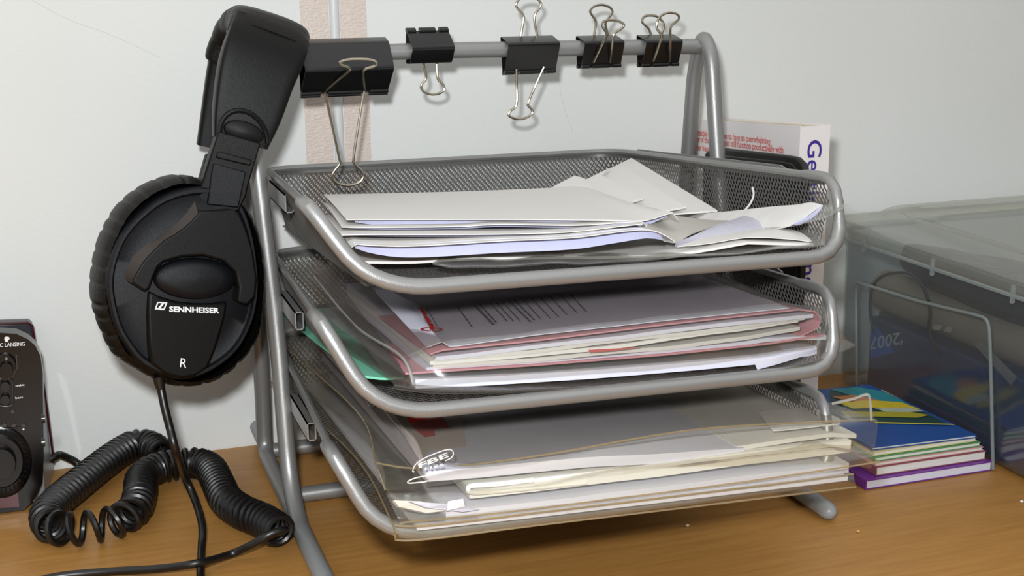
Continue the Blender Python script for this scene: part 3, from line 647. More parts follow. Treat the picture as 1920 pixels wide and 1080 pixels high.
# fan of envelopes at the back
AP = up(1184, 296, y=.206); RT = up(1345, 394, y=.085); LF = up(1000, 395, y=.150)
NF = (RT-AP).cross(LF-AP).normalized()
if NF.z < 0: NF = -NF
def fan(label, quad, d):
    f = [on_plane(a, b, AP+NF*d, NF) for a, b in quad]; mb = MB(); mb.prism(f, [p-NF*.001 for p in f])
    tag(mb.build('envelope', Mpaper, smooth=False), label, 'envelope', 'envelopes fanned out at the back of the top tray')
fan('rearmost fanned white envelope, its corner highest against the mesh', [(1184, 296), (1345, 394), (1240, 402), (1050, 362)], 0)
fan('second fanned white envelope, lying on the rearmost one', [(1171, 313), (1286, 387), (1170, 410), (1030, 378)], .004)
fan('third fanned white envelope, third in from the back', [(1142, 315), (1129, 329), (1206, 371), (1120, 398), (1000, 385), (1040, 366)], .008)
fan('frontmost fanned white envelope, lying lowest beside the letters', [(1077, 329), (1096, 334), (1140, 378), (1060, 395), (950, 372), (1027, 355)], .0115)
# sheets at the right
sheet('curled_sheet', [(1266, 462), (1300, 442), (1340, 423), (1378, 410), (1402, 401)], [-.008, .008, .026, .042, .050], [(1268, 463), (1310, 455), (1380, 441), (1440, 436), (1462, 430)], [-.006, .004, .014, .016, .015],
      'curled white sheet with rows of grey print rising at the right of the top tray', 'paper', mat('grey_lined_print_paper', '#b9b7c2', .8, spec=.2, var=.14, vscale=700, stretch=(1, .12, 1)), bulge=.0018)
sheet('letter_sheet', [(1271, 462), (1330, 456), (1400, 445), (1470, 447), (1524, 453)], [-.009, -.008, -.008, -.010, -.012], [(1385, 432), (1430, 429), (1455, 428), (1487, 431)], [.035, .025, .016, .006],
      'white sheet under the curled printed sheet, at the right of the top tray', 'paper', Mpaper, bulge=.001)
sheet('scribbled_sheet', [(1395, 436), (1440, 430), (1486, 421), (1541, 384)], [.034, .016, -.001, -.0155], [(1275, 401), (1345, 398), (1440, 388), (1500, 383)], [.115, .078, .030, .000],
      'white sheet with grey scribbles at the far right of the top tray', 'paper', mat('scribbled_paper', '#cfccc8', .8, spec=.2, var=.16, vscale=90), bulge=.001)
sheet('folded_strip', [(1486, 420), (1510, 408), (1528, 396), (1541, 384)], [-.003, -.008, -.013, -.0165], [(1500, 421), (1520, 410), (1534, 398), (1543, 385)], [-.004, -.0095, -.0145, -.0172], 'narrow lilac folded paper edge standing at the far right of the top tray', 'paper', Mlav)
sheet('grey_letter', [(1200, 432), (1262, 455), (1300, 437), (1366, 415)], [.004, .0, .010, .04], [(1225, 412), (1265, 405), (1330, 412), (1372, 413)], [.03, .05, .06, .06], 'grey-toned letter page showing between the letters and the curled sheet', 'letter', mat('grey_letter_paper', '#b7b3ab', .8, spec=.2, var=.06, vscale=300))
# clear pocket under the sheets of the top tray
F = [up(a, b, y=q) for a, b, q in ((812, 490, -.004), (850, 497, -.014), (1000, 492, -.018), (1200, 485, -.019), (1400, 470, -.020), (1545, 455, -.019))]
B = [up(a, b, y=q) for a, b, q in ((830, 478, .02), (860, 478, .02), (1000, 473, .02), (1200, 465, .02), (1400, 445, .035), (1530, 425, .01))]
P = loft([shifted(F, 0, -.0010), F, B], 40, 6, .0012, 4, 60); mb = MB(); mb.slab(P, .00025)
pk = mb.build('clear_pocket', Mfilmw); tag(pk, 'crumpled clear plastic pocket lowest in the top tray, its front edge at the rim', 'plastic pocket')
mb = MB(); mb.tube(smoothline([up(a, b, y=q) for a, b, q in ((1411, 351, .052), (1413, 366, .052), (1406, 383, .053), (1393, 398, .055))], 6), .00055, 6); mb.build('pocket_edge', Mpaper, pk)
P = loft([[up(a, b, y=q) for a, b, q in ((1345, 405, .085), (1420, 392, .045), (1500, 386, .014), (1550, 381, -.012))], [up(a, b, y=q) for a, b, q in ((1440, 428, .015), (1490, 424, -.002), (1540, 410, -.018), (1598, 384, -.029))]], 20, 4, .0008, 9, 60)
mb = MB(); mb.slab(P, .00025); mb.build('pocket_corner', Mfilmw, pk)

# ---- middle tray
gf = [up(a, b, y=q) for a, b, q in ((672, 703, .002), (718, 709, -.004), (800, 705, -.004), (1000, 690, .0))]
gb = [V((.010, .225, floor_z(1, .225)+.001)), V((.06, .225, floor_z(1, .225)+.001)), V((.15, .225, floor_z(1, .225)+.001))]
block('green_folder', gf, gb, .0010, Mgreen, 'mint green card folder at the left of the middle tray', 'folder')
def pf(*pts): return [up(a, b, y=q) for a, b, q in pts]
def flatback(xa, xb, y, k, dz, n=3): return [V((xa+(xb-xa)*i/(n-1), y, floor_z(k, y)+dz)) for i in range(n)]
# lower pocket of the middle tray with its folded white document
wf = pf((779, 712, -.020), (900, 707, -.021), (1100, 695, -.022), (1300, 679, -.022), (1420, 668, -.021), (1500, 655, -.019), (1532, 650, -.016))
block('document_stack', wf, flatback(.030, .224, .19, 1, .0075), .0040, Mpaper2, 'folded white document lowest in the middle tray, in the clear pocket', 'paper', n=40)
sheet('paper_flap', [(1412, 673), (1460, 668), (1532, 652)], [-.0235, -.0235, -.018], [(1420, 692), (1470, 678), (1530, 659)], [-.0225, -.022, -.0165], 'turned-down white paper flap at the right of the folded white document', 'paper', Mpaper2, smoothf=False)
F = pf((735, 728, -.023), (800, 735, -.024), (950, 737, -.025), (1150, 724, -.025), (1420, 705, -.025), (1540, 678, -.023), (1596, 652, -.018))
B = flatback(.012, .232, .2, 1, .0018)
lp = loft([B, shifted(F, .02, .0010), F], 40, 5, .0008, 2); mb = MB(); mb.slab(lp, .00025)
pk2 = mb.build('clear_pocket', Mfilmgreyshade); tag(pk2, 'clear plastic pocket on the green folder, holding the folded white document', 'plastic pocket')
mb = MB(); mb.slab(loft([shifted(B, 0, .0085), pf((718, 700, .01), (776, 708, -.018), (1100, 690, -.0195), (1420, 664, -.019), (1540, 645, -.013))], 36, 5, .0006, 3), .00025); mb.build('pocket_top', Mfilm, pk2)
# pink bundle
block('pink_folder', pf((760, 699, -.012), (830, 694, -.016), (1000, 683, -.018), (1250, 663, -.018), (1440, 643, -.017), (1545, 627, -.014)), flatback(.034, .222, .06, 1, .0125), .0009, Mpink, 'pink paper cover lying under the bundle of white pages in the middle tray', 'folder', n=40)
stk = [((800, 690), (1000, 678), (1250, 656), (1440, 634), (1556, 631)), ((812, 683), (1000, 670), (1250, 648), (1400, 632), (1500, 612)), ((806, 676), (1000, 662), (1200, 641), (1380, 615), (1497, 598)), ((815, 672), (1000, 655), (1250, 626), (1380, 612), (1510, 592)), ((818, 668), (1000, 649), (1250, 619), (1400, 600), (1525, 589))]
labs = ['white page bundle lowest on the pink cover, sticking out at the right', 'second white page bundle up from the pink cover', 'middle white page bundle with a wavy edge in the middle tray', 'fourth white page bundle up from the pink cover', 'topmost white page bundle just below the upper pink cover']
for i, s in enumerate(stk):
    block('page_bundle', [up(a, b, y=-.0165-.0006*i+(.004 if j in (0, 4) else 0)) for j, (a, b) in enumerate(s)], flatback(.040, .216, .17, 1, .0150+.0024*i), .0018, [Mpaper2, Mpaper, Mpaper3, Mpaper, Mpaper2][i], labs[i], 'paper', n=40, wob=.0007, seed=i)
mb = MB(); mb.prism(pf((1103, 656, -.0212), (1180, 652, -.0212), (1200, 652, -.0212), (1150, 658, -.0212), (1106, 661, -.0212)), pf((1103, 656, -.0195), (1180, 652, -.0195), (1200, 652, -.0195), (1150, 658, -.0195), (1106, 661, -.0195)))
tag(mb.build('red_slip', mat('red_paper', '#c0585a', .7), smooth=False), 'small red paper slip peeping from the page bundles', 'paper')
# upper pink cover, turned over the right end
pf1 = pf((806, 663, -.013), (830, 655, -.017), (1000, 638, -.020), (1250, 607, -.020), (1420, 588, -.019), (1500, 579, -.017), (1532, 584, -.015), (1541, 600, -.0145), (1530, 616, -.014), (1495, 632, -.013))
block('pink_cover', pf1, [V((.036, .075, floor_z(1, .075)+.0235)), V((.12, .075, floor_z(1, .075)+.0235)), V((.215, .075, floor_z(1, .075)+.0235)), V((.224, .075, floor_z(1, .075)+.019)), V((.216, .075, floor_z(1, .075)+.016))], .0007, Mpink, 'pink paper cover folded round the right end of the page bundles', 'folder', n=60)
mb = MB(); mb.slab(loft([[p+V((0, -.0005, .0004)) for p in pf1], [p+V((0, -.0005, -.0016)) for p in pf1]], 50, 1), .0004, V((0, -1, 0)))
# printed letter under the film
lf = pf((800, 651, -.008), (830, 640, -.0135), (845, 650, -.0165), (1000, 628, -.0175), (1250, 600, -.0175), (1420, 583, -.016), (1480, 577, -.015))
lb_ = [V((.046, .165, floor_z(1, .165)+.031)), V((.21, .165, floor_z(1, .165)+.031))]
lt = block('printed_letter', lf, lb_, .0004, Mpaper2, 'white letter with a red emblem and grey print, topmost paper in the middle tray', 'letter', n=44)
def on_letter(px, py):
    # the letter's own plane
    a, b, c = lf[2], lf[5], lb_[0]; nn = (b-a).cross(c-a).normalized()
    if nn.z < 0: nn = -nn
    return on_plane(px, py, a+nn*.0016, nn)
mb = MB(); e = [on_letter(809+21*math.cos(t)*s, 617+3.8*math.sin(t)*s) for s in (1, .72) for t in [2*math.pi*i/28 for i in range(28)]]
mb.add(e, [(i, (i+1) % 28, 28+(i+1) % 28, 28+i) for i in range(28)]); mb.add([on_letter(*q) for q in ((806, 607), (812, 607), (813, 618), (806, 618))], [(0, 1, 2, 3)])
rl = MB()
for i in range(8):
    x = 785+i*2.6; y = 577+i*4.4; w = 3+(i*7 % 3)
    mb.add([on_letter(*q) for q in ((x, y), (x+w+3, y-.6), (x+w+5, y+2.4), (x+1.5, y+3))], [(0, 1, 2, 3)])
mb.build('red_emblem', Mred, lt, smooth=False, recalc=False)
mb = MB(); rnd = random.Random(4)
for (x0, y0, x1, y1, wd) in ((797, 574, 818, 610, 2), (856, 575, 884, 613, 3), (887, 572, 922, 608, 6), (897, 570, 928, 604, 4), (918, 568, 950, 603, 3), (930, 568, 962, 603, 3), (941, 566, 974, 602, 3), (952, 564, 992, 603, 5), (962, 562, 1000, 600, 4), (980, 562, 1012, 598, 3), (996, 560, 1030, 596, 3), (1012, 558, 1046, 594, 3), (1030, 556, 1062, 590, 3), (1050, 554, 1080, 586, 3), (1068, 552, 1098, 584, 3)):
    t = 0
    while t < 1:
        l = rnd.uniform(.08, .2); a, b = t, min(1, t+l)
        f = lambda s: (x0+(x1-x0)*s, y0+(y1-y0)*s)
        (ax, ay), (bx, by) = f(a), f(b); mb.add([on_letter(ax, ay), on_letter(ax+wd, ay), on_letter(bx+wd, by), on_letter(bx, by)], [(0, 1, 2, 3)]); t += l+.035
mb.build('printed_lines', Mink, lt, smooth=False, recalc=False)
# the big upper pocket of the middle tray
U1 = [up(590, 520, y=.16), V((.05, .235, floor_z(1, .235)+.034)), V((.20, .235, floor_z(1, .235)+.034)), V((.227, .235, floor_z(1, .235)+.024))]
_l = resample(lf, 5); _b = resample(lb_, 5); U2 = [up(668, 612, y=.06)]+[a.lerp(b, .42)+V((0, 0, .0042)) for a, b in zip(_l, _b)][1:]+[V((.229, .07, floor_z(1, .07)+.018))]
U3 = pf((752, 668, -.006), (815, 640, -.0180), (845, 636, -.0205), (1000, 621, -.0215), (1250, 592, -.0215), (1460, 567, -.0205), (1545, 576, -.016))
U4 = pf((776, 724, -.021), (860, 718, -.0235), (1050, 706, -.0245), (1280, 688, -.0245), (1440, 668, -.0235), (1590, 640, -.017))
P = loft([U1, U2, U3], 44, 6, .0011, 11, 45); mb = MB(); mb.slab(P, .00025)
pk3 = mb.build('clear_pocket', Mfilmshade); tag(pk3, 'big clear plastic pocket over the pink bundle, topmost in the middle tray', 'plastic pocket')
mb = MB(); mb.slab(loft([U3, [(a+b)/2+V((0, -.0015, 0)) for a, b in zip(resample(U3, 9), resample(U4, 9))], U4], 40, 5, .0006, 12, 60), .00025); mb.build('pocket_front', Mfilm, pk3)
mb = MB(); sm = [U1[0], U2[0], U3[0], U4[0]]; mb.tube(smoothline(sm, 8), .0007, 6); mb.build('pocket_seam', Mseamg, pk3)
mb = MB(); mb.slab(loft([[V((.014, .225, floor_z(1, .225)+.030)), V((.036, .225, floor_z(1, .225)+.031))], pf((640, 600, .07), (700, 615, .06)), pf((726, 704, -.012), (778, 722, -.020))], 6, 6, .0006, 15), .00025); mb.build('pocket_edge', Mfilmgreyshade, pk3)

# ---- bottom tray
def wallet(label, back, tops, fronts, m, seed, seam=None, seam_m=None, left=True, wob=.001, top_m=None):
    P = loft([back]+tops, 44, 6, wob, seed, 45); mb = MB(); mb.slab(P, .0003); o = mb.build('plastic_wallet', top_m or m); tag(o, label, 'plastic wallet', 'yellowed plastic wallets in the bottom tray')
    mb = MB(); mb.slab(loft([tops[-1]]+fronts, 44, 5, wob*.6, seed+1, 60), .0003); mb.build('wallet_front', m, o)
    if seam:
        for s in seam:
            mb = MB(); mb.tube(smoothline(s, 8), .00045, 6); mb.build('welded_seam', Mseam, o)
    return o
W1b = flatback(.004, .236, .245, 2, .008)
W1t = [pf((660, 850, .06), (900, 840, .05), (1300, 800, .05))+[V((.2325, .06, floor_z(2, .06)+.012))], pf((737, 985, -.034), (800, 985, -.037), (1000, 962, -.038), (1300, 926, -.038), (1600, 889, -.036))]
W1f = [pf((740, 1000, -.037), (1000, 976, -.041), (1300, 940, -.041), (1603, 902, -.038)), pf((742, 1013, -.036), (800, 1011, -.039), (1000, 986, -.040), (1300, 950, -.040), (1605, 913, -.037))]
wallet('lowest yellowed plastic wallet, its front edge overhanging the bottom tray', W1b, W1t, W1f, Mfilmtan, 21, [[W1b[0]]+[w[0] for w in W1t]+[w[0] for w in W1f], W1t[-1], W1f[-1]])
block('paper_stack', pf((782, 986, -.033), (1000, 962, -.035), (1300, 927, -.035), (1590, 893, -.033)), flatback(.024, .226, .22, 2, .0085), .0022, Mpaper2, 'thin lavender-white paper stack in the lowest plastic wallet', 'paper', n=40)
# second wallet: loose papers
block('paper_stack', pf((836, 958, -.030), (1000, 942, -.032), (1300, 905, -.032), (1560, 873, -.031), (1592, 868, -.028)), flatback(.036, .226, .21, 2, .0165), .0050, Mpaper2, 'lavender-white paper stack in the second plastic wallet from below', 'paper', n=40, wob=.0005)
mb = MB()
for q in ([(738, 938, -.024), (790, 940, -.028), (840, 957, -.031), (800, 962, -.030), (748, 950, -.026)],): 
    f = pf(*q); mb.prism(f, [p+V((0, .004, -.002)) for p in f])
tag(mb.build('torn_paper', Mpaper, smooth=False), 'torn white paper scrap, leftmost in the second plastic wallet', 'paper')
mb = MB()
for q in ([(768, 940, -.030), (840, 945, -.033), (900, 955, -.0335), (868, 960, -.0335), (800, 952, -.032)],):
    f = pf(*q); mb.prism(f, [p+V((0, .004, -.002)) for p in f])
tag(mb.build('torn_paper', mat('lilac_paper', '#c5c3da', .8), smooth=False), 'crumpled lilac paper scrap beside the torn white scrap', 'paper')
mb = MB(); f = pf((840, 940, -.0335), (868, 935, -.034), (872, 950, -.0345), (838, 958, -.0345)); mb.prism(f, [p+V((0, .003, -.001)) for p in f])
tag(mb.build('white_label', Mpaper2, smooth=False), 'small white paper label in front of the lilac scrap', 'paper')
W2b = flatback(.006, .236, .24, 2, .020)
W2t = [pf((690, 830, .05), (900, 820, .045), (1300, 780, .045))+[V((.2325, .05, floor_z(2, .05)+.024))], pf((724, 925, -.026), (880, 924, -.033), (1000, 910, -.034), (1300, 868, -.034), (1560, 838, -.033), (1640, 850, -.036))]
W2f = [pf((745, 968, -.032), (900, 958, -.037), (1100, 930, -.038), (1400, 893, -.038), (1640, 856, -.039)), pf((752, 980, -.033), (900, 966, -.037), (1100, 942, -.038), (1400, 903, -.038), (1650, 866, -.039))]
wallet('second plastic wallet from below, with a lilac and a torn white scrap at its left', W2b, W2t, W2f, Mfilmtan, 31, [W2f[-1]])
# thick white stacks
block('paper_stack', pf((880, 910, -.027), (1000, 898, -.028), (1300, 862, -.028), (1420, 846, -.028), (1596, 826, -.026)), flatback(.046, .228, .2, 2, .0245), .0062, Mpaper3, 'thick cream paper stack with a folded left end, in the topmost wallet', 'paper', n=40, wob=.0004)
mb = MB(); mb.tube(smoothline(pf((1000, 900, -.0285), (930, 908, -.0285), (886, 911, -.0285), (878, 916, -.0285), (884, 923, -.0285), (930, 921, -.0285), (1100, 905, -.0285)), 6), .0011, 8)
tag(mb.build('folded_page', Mpaper3), 'cream page folded in a loop round the end of the thick cream stack', 'paper')
block('paper_stack', pf((798, 884, -.025), (900, 876, -.0265), (1100, 858, -.027), (1300, 847, -.027), (1396, 841, -.026)), flatback(.030, .17, .2, 2, .033), .0048, Mpaper2, 'white paper stack ending midway, upper left in the topmost wallet', 'paper', n=40, wob=.0004)
block('paper_stack', pf((1380, 838, -.024), (1480, 822, -.025), (1560, 812, -.024), (1606, 814, -.022)), flatback(.165, .228, .2, 2, .0325), .0022, Mpaper, 'thin white paper stack at the upper right of the topmost wallet', 'paper', n=30, wob=.0004)
block('card', pf((1422, 772, .0), (1450, 808, -.022), (1576, 794, -.021)), pf((1422, 772, .0), (1520, 762, .004), (1576, 785, -.014)), .0005, Mpaper, 'white card with rubbed print at the right of the topmost wallet', 'card', rows=3, n=12)
# red and white print sheet near the left
rs = block('printed_sheet', pf((756, 812, .012), (782, 854, -.010), (800, 878, -.018), (880, 868, -.018)), pf((706, 752, .07), (740, 756, .07), (780, 752, .07), (860, 748, .07)), .0004, mat('pinkish_white_paper', '#cdbfb6', .8), 'pinkish white sheet with a red printed corner under the topmost wallet', 'paper', n=20)
mb = MB(); rp = pf((762, 785, .037), (828, 783, .040), (842, 806, .028), (812, 808, .027), (816, 820, .021), (794, 824, .019), (770, 800, .031))
mb.add([p+V((0, -.0006, .0012)) for p in rp], [tuple(range(7))]); mb.build('red_print', Mred, rs, smooth=False)
W3b = flatback(.008, .238, .235, 2, .036)
W3t = [pf((668, 770, .06), (900, 752, .05), (1300, 722, .05))+[V((.2325, .06, floor_z(2, .06)+.034))], pf((704, 868, -.006), (800, 878, -.0185), (1000, 856, -.0265), (1300, 806, -.029), (1560, 790, -.028), (1640, 787, -.034))]
W3f = [pf((716, 900, -.020), (870, 888, -.030), (1100, 862, -.032), (1300, 836, -.032), (1560, 806, -.031), (1646, 797, -.036)), pf((722, 918, -.027), (870, 905, -.032), (1100, 884, -.033), (1300, 872, -.033), (1560, 868, -.032), (1634, 878, -.036))]
w3 = wallet('topmost yellowed plastic wallet, stamped white lettering near its left corner', W3b, W3t, W3f, Mfilmtan, 41, top_m=Mfilmgreyshade, seam=[[W3b[0]]+[w[0] for w in W3t]+[w[0] for w in W3f], W3t[-1]])
mb = MB(); mb.slab(loft([pf((1560, 772, -.026), (1630, 738, -.035)), pf((1600, 790, -.033), (1640, 790, -.036))], 8, 4), .0003); mb.build('wallet_corner', Mfilm, w3)
mb = MB(); mb.tube(smoothline(pf((1560, 757, -.026), (1600, 748, -.031), (1626, 740, -.035), (1632, 755, -.035), (1634, 788, -.036)), 6), .0007, 6); mb.build('welded_seam', Mseamg, w3)
# stamped print: an oval frame with letters, numerals under it
Mstamp = mat('white_stamp', '#d5d1c8', .5)
SA = up(780, 886, y=-.0325); SB = up(850, 850, y=-.0335); SC_ = up(806, 846, y=-.0255)
def on_s(px, py):
    nn = (SB-SA).cross(SC_-SA).normalized()
    if nn.dot(EYE-SA) < 0: nn = -nn
    return on_plane(px, py, SA+nn*.0006, nn), nn
ov = [(777, 884), (774, 884), (777, 874), (785, 866), (800, 857), (825, 847), (840, 843), (848, 845), (850, 852), (845, 859), (835, 864)]
mb = MB(); mb.tube(smoothline([on_s(a, b)[0] for a, b in ov], 5), .00026, 6); st = mb.build('stamp_frame', Mstamp, w3)
def swrite(t, a, b, h, **k):
    p, nn = on_s(*a); q, _ = on_s(*b); r_, _ = on_s(*h); ex_ = (q-p).normalized(); ey_ = nn.cross(ex_).normalized()
    write(t, p, ex_, ey_, (r_-p).dot(ey_), Mstamp, w3, 'stamped_lettering', width=(q-p).length, bold=.03, lift=.0003)
swrite('FBE', (786, 879), (842, 857), (791, 868))
swrite('1166', (797, 882), (833, 874), (799, 877))
mb = MB(); mb.tube(smoothline([on_s(a, b)[0] for a, b in ((800, 903), (768, 906), (766, 902), (780, 896), (800, 892))], 5), .0003, 6); mb.build('stamp_frame', Mstamp, w3)

# ------------------------------------------------------------------ loudspeaker at the left
spk = root('desktop_speaker', (-.165, .235, 0), 'black desktop loudspeaker with knobs, cut off by the left edge', 'speaker')
SY = .214; SN = V((0, -1, 0)); LM = -.235
Mspk = mat('glossy_dark_plastic', '#090707', .2, spec=.4); Mspkr = mat('dark_red_translucent', '#3a0f14', .15, spec=.6, coat=.5)
Mspks = mat('speaker_silver_side', '#8d9091', .35, .3)
def fp(px, py, y=SY): return up(px, py, y=y)
edge = [(52, 636), (66, 648), (76, 668), (80, 700), (81, 780), (82, 860), (79, 905), (66, 935), (44, 958)]
f = [fp(*q) for q in edge]; f = [V((LM, SY, fp(0, 622).z)), fp(0, 624), fp(30, 626)]+f+[V((f[-1].x, SY, .0006)), V((LM, SY, .0006))]
def back(p, y, sl=.0): return V((p.x+sl, y, p.z))
mb = MB(); mb.prism(f, [back(p, SY+.012) for p in f]); mb.build('front_panel', Mspk, spk, bevel=.0015)
g = [V((LM, SY+.0115, .100)), fp(58, 650)+V((0, .0115, 0)), fp(72, 665)+V((0, .0115, 0)), fp(77, 700)+V((0, .0115, 0)), fp(80, 860)+V((0, .0115, 0)), V((fp(80, 900).x, SY+.0115, .0006)), V((LM, SY+.0115, .0006))]
h = [V((LM, .272, .104)), up(58, 640, y=.272), up(74, 660, y=.272), up(84, 700, y=.272), up(99, 850, y=.272), V((up(101, 873, z=0).x, .272, .0006)), V((LM, .272, .0006))]
mb = MB(); mb.prism(g, h); mb.build('cabinet', Mspks, spk)
bk = [up(-60, 610, y=.262), up(54, 606, y=.262), up(60, 612, y=.262), up(66, 650, y=.262), up(66, 700, y=.262), up(-60, 700, y=.262)]
mb = MB(); mb.prism(bk, [p+V((0, .012, 0)) for p in bk]); mb.build('back_plate', mat('slate_plastic', '#2b2a30', .3, spec=.5), spk, bevel=.001)
mb = MB(); mb.tube([up(a, b, y=.2625) for a, b in ((-60, 609), (53, 605), (60, 610), (66, 648), (76, 668))], .0009, 8); mb.build('red_edge', Mspkr, spk)
mb = MB(); mb.tube([up(a, b, y=.262) for a, b in ((66, 650), (82, 720), (99, 850), (100, 868))], .0007, 8); mb.build('red_edge', Mspkr, spk)
for py in (785, 829):
    MB().lathe(up(82, py, x=fp(81, py).x+.0025), V((1, 0, 0)), [(.0022, -.001), (.0022, .0006), (.0012, .0007)], 14).build('screw_hole', Mblk, spk)
def ringpx(cx_, cy_, rx, ry, d0, n=40): return [fp(cx_+rx*math.cos(2*math.pi*i/n), cy_+ry*math.sin(2*math.pi*i/n), SY-d0) for i in range(n)]
def knob(cx_, cy_, rx, ry, depth, name, m, par=spk):
    mb = MB(); R0 = ringpx(cx_, cy_, rx, ry, 0); c = sum(R0, V())/len(R0)
    mb.grid([[c+(p-c)*s+V((0, -d, 0)) for p in R0] for s, d in ((1, -.001), (1, depth*.7), (.92, depth), (.5, depth), (.001, depth))], True); return mb.build(name, m, par)
dial = knob(2, 866, 58, 66, .0022, 'dial_ring', Mspk)
k2 = knob(2, 862, 44, 50, .0045, 'dial_ring', mat('satin_black_dial', '#151313', .35)); kk = knob(4, 860, 27, 30, .0095, 'volume_knob', Mspk)
mb = MB()
for i in range(36):
    a = 2*math.pi*i/36; mb.tube([fp(2+47*math.cos(a), 864+54*math.sin(a), SY-.0046), fp(2+54*math.cos(a), 865+61*math.sin(a), SY-.0026)], .00025, 4)
mb.build('dial_ticks', mat('dull_black', '#1c1a1a', .5), spk)
knob(10, 686, 21, 24, .0018, 'power_button_frame', Mspk); knob(12, 689, 13, 13, .004, 'power_button', Mspk); knob(12, 671, 3, 3, .0022, 'indicator', mat('grey_dot', '#6d6d6d', .4))
mb = MB(); mb.tube([fp(a, b, SY-.0012) for a, b in ((31, 668), (32, 690), (24, 706), (10, 711), (-6, 706))], .0005, 6); mb.build('chrome_arc', mat('dark_chrome', '#4a4646', .3, .5), spk)
for py in (723, 748): knob(10, py, 9, 10, .003, 'tone_knob', mat('matte_knob', '#171414', .45))
mb = MB(); rr = [(10+14*math.cos(a), 736+(20 if math.sin(a) > 0 else -20)*1.0+12*math.sin(a)*.5) for a in [2*math.pi*i/24 for i in range(24)]]
mb.tube([fp(a, b, SY-.0008) for a, b in rr], .0004, 5, closed=True); mb.build('tone_frame', mat('grey_line', '#3a3636', .4), spk)
knob(24, 771, 4, 4, .001, 'sensor', mat('grey_dot_dark', '#3b3939', .4))
for px in (8, 26, 44): knob(px, 797, 5, 3.5, .001, 'slot', mat('slot_grey', '#3b3737', .4))
mb = MB(); mb.tube([fp(0, 805, SY-.0005), fp(54, 800, SY-.0005)], .0003, 5); mb.build('slot_line', bpy.data.materials['slot_grey'], spk)
bs_ = [fp(-60, 930, SY-.0006), fp(34, 927, SY-.0006), fp(36, 950, SY-.0006), fp(-60, 957, SY-.0006)]
mb = MB(); mb.prism(bs_, [p+V((0, .0004, 0)) for p in bs_]); mb.build('red_window', mat('wine_red_plastic', '#4d1a22', .2, coat=.4), spk)
def swr(t, px0, py0, px1, py1, hh, anchor='l', m=Mwhiteprint, bold=.01, wid=True):
    a = fp(px0, py0, SY-.0004); b = fp(px1, py1, SY-.0004); e = (b-a).normalized(); u_ = V((0, 0, 1)); u_ = (u_-e*u_.dot(e)).normalized()
    hgt = (fp(px0, py0-hh)-fp(px0, py0)).length
    write(t, a, e, u_, hgt, m, spk, width=(b-a).length if wid else None, bold=bold, lift=.0002)
swr('ALTEC LANSING', -22, 651.5, 47, 648, 7); swr('power', -6, 711, 19, 708, 5); swr('treble', 29, 725, 46, 723, 4); swr('bass', 29, 748, 43, 746, 4); swr('+', 41, 808, 47, 807.5, 6)
mb = MB(); q = [(9, 632), (12, 631), (17, 632), (18, 636), (15, 638), (16, 641), (10, 641), (8, 636)]; mb.add([fp(a, b, SY-.0006) for a, b in q], [tuple(range(8))]); mb.build('emblem', Mwhiteprint, spk, smooth=False)
mb = MB(); mb.tube(smoothline([V((-.150, .258, .006)), up(96, 860, y=.262), up(112, 853, y=.266), up(135, 862, y=.268), up(160, 874, z=.003), up(215, 868, z=.003)], 8), .0024, 10); mb.build('speaker_cable', Mcord, spk)

# ------------------------------------------------------------------ paperback standing behind the rack
bkx0, bkx1, by0, by1 = .3101, .3306, .143, .274
Mcover = mat('white_glossy_cover', '#e2dcda', .35, spec=.4); Mpages = mat('page_block', '#cbbfa6', .8, spec=.1, var=.15, vscale=400, stretch=(1, .05, .02))
pb = root('paperback_book', (.32, .2, 0), 'thick white paperback with red blurb and purple spine title, standing on end behind the rack', 'book')
H0, H1 = .2063, .1960
mb = MB()
def lean(x, y, z): return V((x, y, z))
top = lambda y: H0+(H1-H0)*(y-by0)/(by1-by0)
mb.prism([V((bkx0, by0, .0004)), V((bkx0, by1, .0004)), V((bkx0, by1, top(by1))), V((bkx0, by0, top(by0)))], [V((bkx0+.0006, by0, .0004)), V((bkx0+.0006, by1, .0004)), V((bkx0+.0006, by1, top(by1))), V((bkx0+.0006, by0, top(by0)))])
mb.build('back_cover', Mcover, pb, smooth=False)
mb = MB(); mb.prism([V((bkx1-.0006, by0, .0004)), V((bkx1-.0006, by1, .0004)), V((bkx1-.0006, by1, top(by1))), V((bkx1-.0006, by0, top(by0)))], [V((bkx1, by0, .0004)), V((bkx1, by1, .0004)), V((bkx1, by1, top(by1))), V((bkx1, by0, top(by0)))])
mb.build('front_cover', Mcover, pb, smooth=False)
sp_ = MB().box(bkx0, bkx1, by0-.0006, by0, .0004, H0-.0004).build('spine', Mcover, pb, smooth=False)
mb = MB(); mb.prism([V((bkx0+.0006, by0+.0002, .001)), V((bkx0+.0006, by1-.001, .001)), V((bkx0+.0006, by1-.001, top(by1)-.0015)), V((bkx0+.0006, by0+.0002, top(by0)-.001))],
                    [V((bkx1-.0006, by0+.0002, .001)), V((bkx1-.0006, by1-.001, .001)), V((bkx1-.0006, by1-.001, top(by1)-.0015)), V((bkx1-.0006, by0+.0002, top(by0)-.001))]); mb.build('page_block', Mpages, pb, smooth=False)
Mpurple = mat('purple_title', '#3c2a86', .4); Mredtxt = mat('red_blurb', '#cc4236', .5)
tz = up(1530, 262, y=by0).z
write('Getting Things Done', V((bkx0+.0055, by0-.0007, tz)), V((0, 0, -1)), V((1, 0, 0)), .0095, Mpurple, sp_, 'spine_title', width=.138, bold=.008)
